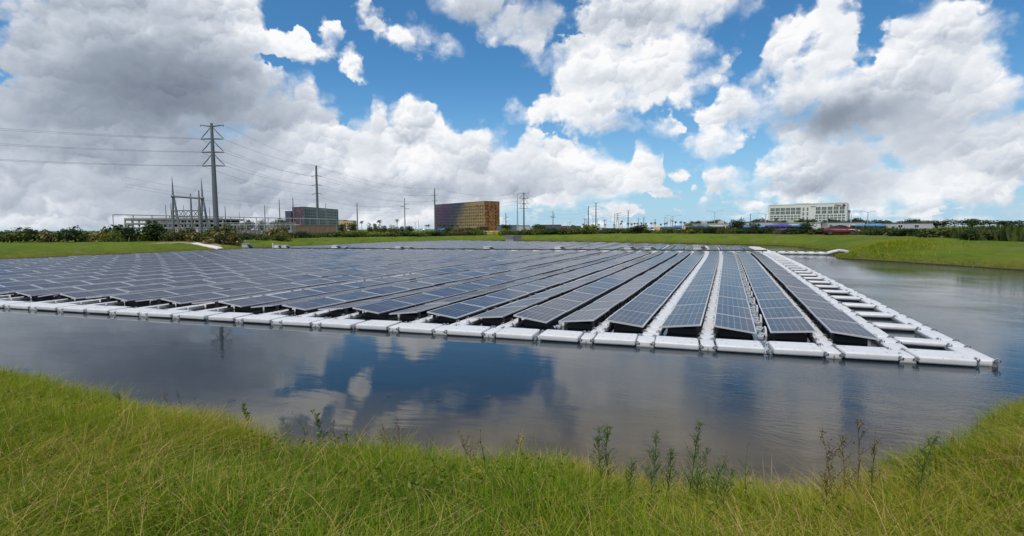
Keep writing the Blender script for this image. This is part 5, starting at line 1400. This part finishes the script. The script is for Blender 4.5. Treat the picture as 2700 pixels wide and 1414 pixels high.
# right of the cabinet
belt2 = [(1328, 46, 605, 'low', L_YG, 134), (1360, 40, 610, 'low', L_OL, 140), (1395, 40, 606, 'low', L_OL, 138), (1424, 34, 595, 'tall', L_OL, 150), (1412, 30, 604, 'low', L_OL, 136), (1452, 56, 605, 'round', L_DK, 140), (1500, 50, 604, 'low', L_OL, 142), (1532, 30, 603, 'round', L_DK, 144), (1550, 42, 594, 'round', L_YG, 146), (1586, 50, 606, 'dead', L_TW, 142), (1622, 54, 605, 'low', L_DK, 138), (1655, 40, 604, 'low', L_BR, 146), (1684, 44, 594, 'tree', L_DK, 142), (1704, 32, 601, 'tall', L_OL, 140),
         (1735, 34, 610, 'low', L_YG, 132), (1764, 30, 601.5, 'round', L_YG, 134), (1832, 42, 606, 'low', L_YG, 130), (1853, 40, 602, 'round', L_DK, 134), (1880, 40, 600, 'tree', L_DK, 136), (1902, 40, 605, 'low', L_OL, 132), (1955, 50, 606, 'low', L_DK, 132), (1990, 26, 589, 'tall', L_DK, 138), (1978, 34, 602, 'round', L_DK, 133), (2020, 50, 601, 'round', L_DK, 132), (2056, 44, 605, 'dead', L_TW, 134), (2092, 52, 600, 'round', L_DK, 132), (2130, 30, 588, 'tall', L_DK, 136), (2120, 56, 602, 'round', L_DK, 131), (2163, 46, 604, 'round', L_DK, 130), (2270, 50, 610, 'low', L_OL, 122), (2320, 60, 606, 'low', L_DK, 122), (2390, 70, 604, 'round', L_DK, 124), (2470, 80, 602, 'low', L_OL, 124), (2560, 80, 604, 'round', L_DK, 126), (2650, 80, 603, 'low', L_OL, 126)]
for i, (px, w, py, kind, mt, Y) in enumerate(belt2):
    d = {L_OL: 'olive', L_YG: 'yellow-green', L_DK: 'dark green', L_BR: 'brownish', L_TW: 'grey leafless'}[mt]
    shrub(f"{d} bush, {ordinal(i+1)} from the left along the bank right of the cabinet", px, belt_y(px) + (i*5) % 4, w*1.3, py - 2, kind, mt, i + 3, group='bushes along the right bank')
# taller trees
for i, (px, Y, w, py, kind, mt, lab) in enumerate((
  (1418, 210, 36, 591, 'tree', L_DK, 'dark leafy tree right of the close pole pair'), (1334, 205, 24, 591.5, 'tree', L_DK, 'small round tree under the short dark pole'), (1944, 165, 36, 578, 'tree', L_DK, 'leafy green tree at the right end of the cream warehouse'),
  (1566, 205, 30, 594, 'round', L_YG, 'rounded pale green tree at the foot of the steel poles'), (1816, 200, 34, 588.5, 'round', L_YG, 'rounded yellow-green tree right of the bus canopy'), (1900, 330, 46, 580, 'tree', L_DK, 'dark tree mass behind the cream warehouse'),
  (1600, 330, 40, 601, 'round', L_DK, 'dark distant tree right of the four-arm pole'), (1450, 300, 40, 601, 'round', L_DK, 'dark tree behind the lone thin pole'), (1505, 420, 40, 599, 'round', L_DK, 'dark distant tree by the small lamp posts'))):
    shrub(lab, px, Y, w*1.3, py, kind, mt, i + 1, name='tree', cat='tree', z=1.35)
far_trees = [(2000, 22, 576), (2024, 26, 580), (2050, 24, 582), (2078, 26, 580), (2108, 24, 578), (2128, 26, 577), (2150, 24, 581), (2176, 26, 580), (2200, 26, 578), (2222, 22, 581), (2256, 34, 575), (2276, 26, 581), (1828, 30, 584), (1850, 24, 583), (1870, 26, 582), (1985, 26, 579), (2330, 50, 580), (2400, 50, 578), (2470, 60, 580), (2560, 60, 577), (2650, 60, 581)]
for i, (px, w, py) in enumerate(far_trees):
    shrub(f"dark distant tree, {ordinal(i+1)} of the line behind the sheds and buses", px, 300 + (i*13) % 40, w*1.5, py, 'tree', L_DK, i, name='tree', cat='tree', group='dark trees behind the sheds', z=1.35)
for i, (px, w, py) in enumerate([(1000, 20, 592), (1014, 16, 595), (900, 18, 590), (975, 18, 588), (990, 14, 590), (930, 22, 590), (1042, 22, 594), (1060, 14, 597), (1080, 22, 596), (1030, 14, 593), (1270, 40, 597), (1240, 34, 600), (1210, 34, 600), (1180, 30, 601), (735, 40, 578), (690, 30, 580), (655, 28, 580), (760, 26, 584), (640, 40, 588)]):
    shrub(f"young dark tree, {ordinal(i+1)} of those planted before the hotels and substation", px, 235 + (i*11) % 30 if px > 800 else 250, w*1.35, py, 'tall' if px > 800 else 'tree', L_DK if i % 3 else L_OL, i, name='tree', cat='tree', group='young trees before the hotels', z=1.35)

def palm_meshes(seed):
    r = np.random.RandomState(seed); V = []; F = []
    nf = 26
    for i in range(nf):
        a = 2*math.pi*i/nf + r.uniform(-.2, .2); el = r.uniform(-.5, 1.2); Lf = r.uniform(.85, 1.15); w = .13
        pts = []
        for k in range(5):
            t = k/4; rr = Lf*t*math.cos(el*(1 - t*.5)); z = Lf*t*math.sin(el) - .55*t*t*Lf
            pts.append((rr*math.cos(a), rr*math.sin(a), z))
        s = np.array([-math.sin(a), math.cos(a), 0])*w
        for k in range(4):
            wa, wb = (1 - abs(k/4 - .45)*1.3), (1 - abs((k+1)/4 - .45)*1.3)
            p, q = np.array(pts[k]), np.array(pts[k+1]); o = len(V); dr = np.array([0, 0, -.10])
            V += [tuple(p), tuple(p + s*wa + dr*wa), tuple(q + s*max(wb, .05) + dr*wb), tuple(q), tuple(p - s*wa + dr*wa), tuple(q - s*max(wb, .05) + dr*wb)]
            F += [(o, o+1, o+2, o+3), (o, o+3, o+5, o+4)]
    m = MB(); m.add(V, F); return m.mesh('crown', L_PALM)
PALMC = [palm_meshes(i) for i in range(3)]
def ptrunk():
    m = MB(); m.tube([(0, 0, -.05), (.015, 0, .3), (0, .01, .7), (0, 0, 1.0)], [.045, .036, .032, .04], 7); return m.mesh('trunk', M_BARK)
PTR = ptrunk()
def palm(label, px, Y, py_top, wpx, group, i):
    x = xat(px, Y); g = 1.35; h = zt(px, py_top, Y) - g; cr = wpx/FPX*Y/2
    t = thing('palm_tree', label, 'palm tree', (x, Y, g), i*1.3, group)
    c = put('crown', PALMC[i % 3], t, (0, 0, h - cr*.75)); c.scale = (cr, cr, cr*(.95 + .1*(i % 3)))
    s = put('trunk', PTR, t); s.scale = (h*.5 if h < 6 else 6, 6 if h >= 6 else h*.5, h - cr*.75); s.scale.x = s.scale.y = min(5., max(3., h*.6))
P1 = [(954, 580, 13), (1000.5, 577, 16), (1047.5, 575.5, 12)]
for i, (px, py, w) in enumerate(P1): palm(['round-headed palm left of three before the hotels', 'round-headed palm, middle of three before the hotels', 'round-headed palm, right of three before the hotels'][i], px, 230, py, w, 'palms before the hotels', i)
P2l = [(1161, 588, 14), (1172, 590, 12), (1183, 588, 13), (1192, 590, 12), (1124, 591, 10), (1131, 590, 10), (1205, 591, 12)]
for i, (px, py, w) in enumerate(P2l): palm(f"small grey-green palm, {ordinal(i+1)} in the row at the foot of the large hotel", px, 330, py, w, 'palms at the foot of the large hotel', i)
P3 = [(1538, 588, 9), (1563, 589, 9), (1579, 588.5, 9), (1596, 589, 8), (1619, 589.5, 8), (1656, 586, 10), (1665, 587, 9), (1673, 585.5, 9), (1681, 586, 9), (1691, 585, 9), (1703, 586, 9), (1717, 585, 9), (1726.5, 583.5, 10), (1742.5, 588, 9), (1753, 586, 9), (1757.5, 585, 8), (1772, 579, 8), (1781, 582, 9), (1795, 582, 9), (1805, 583.5, 10), (1824, 582, 9), (1834, 583, 9), (1841, 583, 9), (1854.5, 583, 9), (1863, 583, 9), (1509, 591.5, 7), (1514, 592, 7), (1495, 594, 6), (1640, 580, 9), (1637, 586, 9), (1880, 581, 9), (2046, 572, 13), (2145, 575, 12), (2185, 574, 12)]
P3.sort()
for i, (px, py, w) in enumerate(P3): palm(f"distant palm, {ordinal(i+1)} from the left along the road behind the lot", px, 330 + (i*17) % 50, py, w, 'palms along the road behind the lot', i)

# rough herb growth between the bushes, too many to count
def rough_growth():
    r = np.random.RandomState(4); n = 30000
    px = r.uniform(300, 2750, n); g_ = np.arange(290, 2760, 20.); base = np.interp(px, g_, [belt_y(q, 10.) for q in g_]); Yb = base + r.uniform(0, 26, n)**1.0
    x = (px - PCX)/FPX*Yb; P = np.stack([x, Yb], 1); keep = (shore_dist(P) > 8.0) & ((px > 690) | (r.uniform(0, 1, n) < .5)); P = P[keep]; n = len(P)
    den = np.sin(P[:, 0]*.31 + 1) + np.sin(P[:, 0]*.12 + P[:, 1]*.2) + np.sin(P[:, 1]*.45 + P[:, 0]*.05)
    hgt = np.clip(.75 + .28*den, .15, 1.5)*r.uniform(.5, 1.1, n)
    z = ground_z(P); a = r.uniform(0, 6.28, n); w = r.uniform(.12, .30, n)
    s = np.stack([np.cos(a)*w, np.sin(a)*w, np.zeros(n)], 1); B = np.column_stack([P, z - .05]); lean = np.stack([r.normal(0, .2, n), r.normal(0, .2, n), np.ones(n)], 1)*hgt[:, None]
    V = np.stack([B - s*.5, B + s*.5, B + lean*.6 + s, B + lean, ], 1).reshape(-1, 3)
    tag(put('rough_growth', np_mesh('rough_growth', V, np.arange(4*n), 4, L_OL)), kind='stuff')
rough_growth()

# ------------------------------------------------------------------ grass and reeds
def grass_mat():
    m, N, b, out = new_mat('tall_grass')
    tone = N.n('ShaderNodeAttribute', attribute_name='tone').outputs['Fac']; hh = N.n('ShaderNodeAttribute', attribute_name='along').outputs['Fac']
    col = N.ramp(tone, [(.0, (.045, .110, .010)), (.22, (.098, .185, .010)), (.45, (.180, .245, .013)), (.66, (.275, .275, .026)), (.84, (.37, .29, .085)), (1., (.46, .35, .17))])
    col = N.mix(N.m('MULTIPLY', hh, .40), col, N.vm('MULTIPLY', col, (1.6, 1.35, 1.0)))
    N.put(b.inputs['Base Color'], col); b.inputs['Roughness'].default_value = .6; b.inputs['Specular IOR Level'].default_value = .12
    tr = N.n('ShaderNodeBsdfTranslucent'); N.put(tr.inputs[0], N.vm('MULTIPLY', col, (1.1, 1.2, .4)))
    mx = N.n('ShaderNodeMixShader'); mx.inputs[0].default_value = .38
    N.t.links.new(b.outputs[0], mx.inputs[1]); N.t.links.new(tr.outputs[0], mx.inputs[2]); N.t.links.new(mx.outputs[0], out.inputs[0])
    return m
M_GRASS = grass_mat()
def vnoise(P, f, seed):
    """cheap smooth 2D noise, 0..1"""
    r = np.random.RandomState(seed); out = np.zeros(len(P))
    for k in range(7):
        d = r.normal(size=2)*f; out += np.sin(P@d + r.uniform(0, 6.28))
    return .5 + out/7*.75
def blades(name, P, h, w, tone, seed, lean_dir=None, lean=.35, seg=3, curl=.5, mat=None):
    n = len(P); r = np.random.RandomState(seed); z = ground_z(P)
    a = r.uniform(0, 6.28, n); la = a + math.pi/2 + r.normal(0, .5, n) if lean_dir is None else lean_dir + r.normal(0, 1.5, n)
    ln = np.abs(r.normal(lean, lean*.55, n)); s = np.stack([np.cos(a), np.sin(a), np.zeros(n)], 1)*(w/2)[:, None]; L = np.stack([np.cos(la), np.sin(la), np.zeros(n)], 1)
    V = []; al = []
    for k in range(seg + 1):
        t = k/seg; c = np.column_stack([P, z - .03]) + L*(h*(ln*t + curl*ln*t*t))[:, None] + np.array([0, 0, 1.])*(h*(t - .30*ln*t*t*(1 + curl)))[:, None]
        ww = (1 - .75*t*t) if k < seg else .0
        if k < seg: V += [c - s*ww, c + s*ww]; al += [np.full(n, t)]*2
        else: V += [c]; al += [np.full(n, 1.)]
    m = len(V); V = np.stack(V, 1).reshape(-1, 3); al = np.stack(al, 1).ravel()
    o = (np.arange(n)*m)[:, None]; f = []
    for k in range(seg - 1):
        f += [o + 2*k, o + 2*k + 1, o + 2*k + 3, o + 2*k, o + 2*k + 3, o + 2*k + 2]
    k = seg - 1; f += [o + 2*k, o + 2*k + 1, o + 2*k + 2]
    F = np.concatenate(f, 1).ravel()
    return np_mesh(name, V, F, 3, mat or M_GRASS, False, {'tone': np.repeat(tone, m), 'along': al})
def near_grass():
    r = np.random.RandomState(2); n = 440000
    y = r.uniform(1.3, 10.6, n); x = r.uniform(-14, 13, n); P = np.stack([x, y], 1)
    P = P[np.abs(x) < y*1.12 + 2.8]; s = shore_dist(P)
    edge = vnoise(P, 1.6, 8)*.5 - .12
    k = (s > edge - .25) & (s < 6.5); P, s = P[k], s[k]; n = len(P)
    cl = vnoise(P, 1.1, 1); c2 = vnoise(P, 3.2, 3); c3 = vnoise(P, .55, 5)
    keep = r.uniform(0, 1, n) < .62 + .5*c2; P, s, cl, c2, c3 = P[keep], s[keep], cl[keep], c2[keep], c3[keep]; n = len(P)
    h = (.17 + .20*cl + .08*c2)*r.uniform(.55, 1.3, n)*np.clip(.85 + s*.2, .6, 1.0)
    tone = np.clip(.12 + .22*cl + .30*c3 + r.normal(0, .15, n) + .30*(r.uniform(0, 1, n) < .10) - .0*s, 0, 1)
    dry = np.clip((vnoise(P, 1.4, 9) - .55)*3, 0, 1); tone = np.clip(tone + dry*.30*r.uniform(0, 1, n), 0, 1)
    w = r.uniform(.0030, .0068, n)
    ld = 6.5*vnoise(P, 1.5, 4)
    tag(put('grass', blades('grass', P, h, w, tone, 5, ld, .40, 3, .7)), kind='stuff')
    # matted dead blades low down between the green ones
    k = r.uniform(0, 1, n) < .16 + .30*dry; Q = P[k]; m = len(Q)
    tag(put('dead_grass', blades('dead_grass', Q, h[k]*r.uniform(.5, 1.15, m), r.uniform(.003, .006, m), np.clip(r.normal(.90, .10, m), .5, 1), 15, None, .95, 3, .8)), kind='stuff')
    # long dry seed stalks
    n = 2600; y = r.uniform(2.2, 8.6, n); x = r.uniform(-11, 8, n); P = np.stack([x, y], 1); s = shore_dist(P); k = (s > .02) & (s < 4.5) & (np.abs(x) < y*1.1 + 1) & (r.uniform(0, 1, n) < .35 + .65*np.exp(-s)); P = P[k]; n = len(P)
    tag(put('dry_stalks', blades('dry_stalks', P, r.uniform(.28, .62, n), r.uniform(.0022, .0040, n), np.clip(r.normal(.82, .14, n), .3, 1), 6, None, .32, 5, .9)), kind='stuff')
near_grass()
def edge_grass():
    r = np.random.RandomState(41); n = 60000; y = r.uniform(4.2, 9.6, n); x = r.uniform(-12, 9, n); P = np.stack([x, y], 1); k = (np.abs(x) < y*1.12 + 1); P = P[k]; s = shore_dist(P)
    cl = vnoise(P, 2.4, 14); k = (s > -.22) & (s < .75) & (cl > .42); P, s, cl = P[k], s[k], cl[k]; n = len(P)
    tag(put('edge_grass', blades('edge_grass', P, (.22 + .38*np.clip(cl - .42, 0, .5))*r.uniform(.5, 1.5, n), r.uniform(.003, .006, n), np.clip(r.normal(.42, .22, n), 0, 1), 16, None, .30, 4, .9)), kind='stuff')
edge_grass()
def broad_leaves():
    r = np.random.RandomState(31); n = 26000; y = r.uniform(1.8, 8.5, n); x = r.uniform(-11, 8, n); P = np.stack([x, y], 1)
    k = (np.abs(x) < y*1.1 + 1) & (vnoise(P, 1.9, 21) > .52); P = P[k]; s = shore_dist(P); k = (s > .1) & (s < 5.5); P = P[k]; n = len(P)
    z = ground_z(P) + r.uniform(.03, .26, n); c = np.column_stack([P, z]); t = r.normal(size=(n, 3)); t[:, 2] = np.abs(t[:, 2])*.5; t /= np.linalg.norm(t, axis=1)[:, None]
    b = np.cross(t, r.normal(size=(n, 3))); b /= np.linalg.norm(b, axis=1)[:, None]; L = r.uniform(.012, .035, n)[:, None]
    V = np.stack([c - t*L, c + b*L*.42, c + t*L, c - b*L*.42], 1).reshape(-1, 3)
    tag(put('broad_leaves', np_mesh('broad_leaves', V, np.arange(4*n), 4, L_YG)), kind='stuff')
broad_leaves()
def bank_grass():
    r = np.random.RandomState(12); n = 26000
    t = r.uniform(0, len(SHORE), n).astype(int); a = SHORE[t]; b = SHORE[(t + 1) % len(SHORE)]; u = r.uniform(0, 1, n)[:, None]; P = a*(1-u) + b*u
    nn = np.stack([(b - a)[:, 1], -(b - a)[:, 0]], 1); nn /= np.linalg.norm(nn, axis=1)[:, None] + 1e-9
    P = P + nn*r.normal(.25, .35, n)[:, None]; s = shore_dist(P); k = (s > -.1) & (s < 1.2) & (P[:, 1] > 16); k &= ~((P[:, 0] > 20) & (P[:, 1] < 55) & (r.uniform(0, 1, n) < .5)); P = P[k]; n = len(P)
    tag(put('bank_grass', blades('bank_grass', P, r.uniform(.08, .24, n), r.uniform(.02, .05, n), np.clip(r.normal(.42, .2, n), 0, 1), 3, None, .35, 2)), kind='stuff')
    n = 5000; P = np.stack([33.8 + r.normal(0, 1.6, n), 46.5 + r.normal(0, 2.2, n)], 1); k = shore_dist(P) > .1; P = P[k]; n = len(P)
    tag(put('hump_grass', blades('hump_grass', P, r.uniform(.12, .38, n), r.uniform(.015, .035, n), np.clip(r.normal(.55, .15, n), 0, 1), 4, None, .35, 3)), kind='stuff')
bank_grass()

# ------------------------------------------------------------------ tall weeds on the near bank
L_WEED = leaf_mat('weed_leaf', [(.2, (.045, .095, .022)), (.5, (.095, .165, .034)), (.8, (.17, .22, .05))])
L_WEEDR = leaf_mat('reddish_weed', [(.2, (.12, .07, .03)), (.5, (.19, .125, .045)), (.8, (.22, .20, .06))])
L_FLOW = leaf_mat('yellow_flower', [(.2, (.32, .24, .02)), (.8, (.5, .38, .05))])
def weed(label, px, py_top, Y, seed, kind='fennel', lean=0., px_top=None):
    r = random.Random(seed); x = xat(px, Y); g = gz(x, Y); top = at(px_top or px, py_top, Y); h = top.z - g; dx = top.x - x
    t = thing('tall_weed', label, 'weed', (x, Y, g)); st = MB(); lf = MB()
    def P(q): return Vector((dx*q*q + .012*math.sin(q*7 + seed), .012*math.cos(q*5 + seed), h*q))
    red = kind in ('red', 'dry')
    st.tube([P(q/8) for q in range(9)], [.0065*(1 - q/8*.8) for q in range(9)], 5)
    nb = {'fennel': int(34*h/.6), 'leafy': 22, 'thin': 7, 'red': 16, 'dry': 10, 'flower': 6}[kind]
    for i in range(nb):
        q = r.uniform(.22, .98) if kind != 'flower' else r.uniform(.8, 1.); a = r.uniform(0, 6.28); p = P(q)
        bl = {'fennel': .19*(1.12 - q), 'leafy': .03, 'thin': .10*(1.1 - q), 'red': .26*(1.1 - q), 'dry': .2*(1.1 - q), 'flower': .07}[kind]*r.uniform(.6, 1.3) + .012
        up = r.uniform(1.0, 2.0); d = Vector((math.cos(a), math.sin(a), up)).normalized(); e = p + d*bl; mid = p + d*bl*.5 + Vector((0, 0, -bl*.06))
        st.tube([p, mid, e], [.0028, .0022, .0014], 4, caps=False)
        nl = {'fennel': 5, 'leafy': 2, 'thin': 2, 'red': 5, 'dry': 3, 'flower': 8}[kind]
        for j in range(nl):
            u = r.uniform(.25, 1.05); b = p.lerp(e, u); ld = Vector((r.gauss(0, .6), r.gauss(0, .6), r.uniform(.1, 1.1))).normalized()
            Ln = {'fennel': .046, 'leafy': .075, 'thin': .035, 'red': .030, 'dry': .022, 'flower': .012}[kind]*r.uniform(.6, 1.3); wd = {'fennel': .0030, 'leafy': .014, 'thin': .005, 'red': .005, 'dry': .006, 'flower': .010}[kind]
            sd = ld.cross(Vector((r.random(), r.random(), r.random()))).normalized()*wd
            lf.add([b, b + ld*Ln*.5 + sd, b + ld*Ln, b + ld*Ln*.5 - sd], [(0, 1, 2, 3)])
    st.build('stem', L_WEEDR if red else L_WEED, t); lf.build('foliage', {'red': L_WEEDR, 'dry': L_BR, 'flower': L_FLOW}.get(kind, L_WEED), t)
WEEDS = [(1606, 1126, 4.75, 'fennel', 'tall feathery green weed, right one of the leftmost pair', 1600), (1590, 1136, 4.9, 'fennel', 'tall feathery weed, left one of the leftmost pair', 1576),
 (1666, 1220, 4.4, 'fennel', 'short feathery weed between the leftmost pair and the broad weed', 1664), (1731, 1142, 4.6, 'fennel', 'tall feathery weed left of the broadest one', 1731), (1770, 1184, 4.3, 'fennel', 'slender feathery weed with a forked tip beside the broadest one', 1775),
 (1832, 1114, 4.6, 'fennel', 'broadest and tallest feathery weed on the bank', 1850), (1846, 1190, 4.4, 'fennel', 'bushy side shoot at the right of the broadest weed', 1868), (1902, 1206, 4.4, 'fennel', 'feathery weed right of the broadest one', 1912), (1925, 1240, 4.2, 'fennel', 'low feathery weed at the right end of the weed group', 1930),
 (828, 1086, 7.0, 'leafy', 'leafy bright green weed rising over the water at left centre', 822), (742, 1092, 7.2, 'thin', 'thin dark weed left of the leafy bright one', 728), (785, 1084, 7.1, 'thin', 'thin curved stalk just left of the leafy bright weed', 772),
 (870, 1110, 6.8, 'dry', 'brown seed-head weed right of the leafy bright one', 880), (905, 1128, 6.6, 'dry', 'brown leaning weed farther right of the seed heads', 912), (1010, 1122, 6.3, 'red', 'reddish small weed at the water edge, left of centre', 1005), (1045, 1112, 6.3, 'dry', 'brown dotted weed at the water edge near centre', 1042),
 (1128, 1136, 6.0, 'thin', 'thin pale stalk with a white tip at the water edge', 1130), (1134, 1180, 4.6, 'thin', 'dark upright weed in the grass left of the yellow flowers', 1128), (1270, 1132, 5.2, 'thin', 'tall narrow weed right of centre against the water', 1268), (1240, 1140, 5.6, 'red', 'arching reddish stalk left of the tall narrow weed', 1202),
 (1140, 1258, 4.6, 'flower', 'small yellow flower head above the grass', 1138), (1104, 1264, 4.7, 'flower', 'lower yellow flower head to the left of the other', 1092), (1372, 1160, 5.2, 'flower', 'cluster of pale flower heads at the water edge right of centre', 1366),
 (452, 1026, 7.6, 'thin', 'thin dark weed standing over the water at far left', 468), (436, 1040, 7.7, 'dry', 'bent pale stalk at the far left edge', 430), (515, 1042, 7.4, 'thin', 'bent thin stalk right of the far left weeds', 505), (635, 1070, 7.4, 'leafy', 'pale leafy sprig over the water at left', 634),
 (2228, 1130, 4.5, 'red', 'reddish arching weed near the right edge', 2160), (2262, 1146, 4.5, 'red', 'second reddish arching weed, leaning left at the right edge', 2215), (2296, 1092, 4.5, 'red', 'tall rusty weed at the right border of the bank', 2262), (2330, 1120, 4.6, 'red', 'rusty weed past the right border', 2310), (2205, 1225, 4.2, 'red', 'low reddish weed left of the arching ones', 2190), (1985, 1170, 4.3, 'thin', 'leaning yellow-green stalk right of the weed group', 1970),
 (2460, 1140, 4.6, 'fennel', 'feathery green weed far right', 2470), (300, 1040, 7.8, 'fennel', 'feathery weed at the far left of the bank', 296)]
for i, (px, py, Y, kd, lab, pt) in enumerate(WEEDS): weed(lab, px, py, Y, i, kd, 0, pt)
# drifting twigs on the water
for i, (px, py, L, lab) in enumerate(((1142, 1055, .5, 'pale forked twig drifting near the centre'), (1285, 1047, .2, 'small pale twig drifting right of the forked one'), (607, 1055, .25, 'short pale twig drifting at the left'), (1025, 1043, .15, 'tiny pale twig left of the forked one'))):
    c = onz(px, py, .01); m = MB(); L *= .6; m.tube([(-L/2, 0, .003), (0, .02, .006), (L/2, -.01, .003)], .0028, 4)
    for q in (-.3, -.1, .2, .35): m.tube([(q*L, .01, .008), (q*L + .03, .04*(1 if q > 0 else -1), .025)], .0022, 4)
    tag(m.build('twig', L_TW, None, c, .3*i), lab, 'twig')
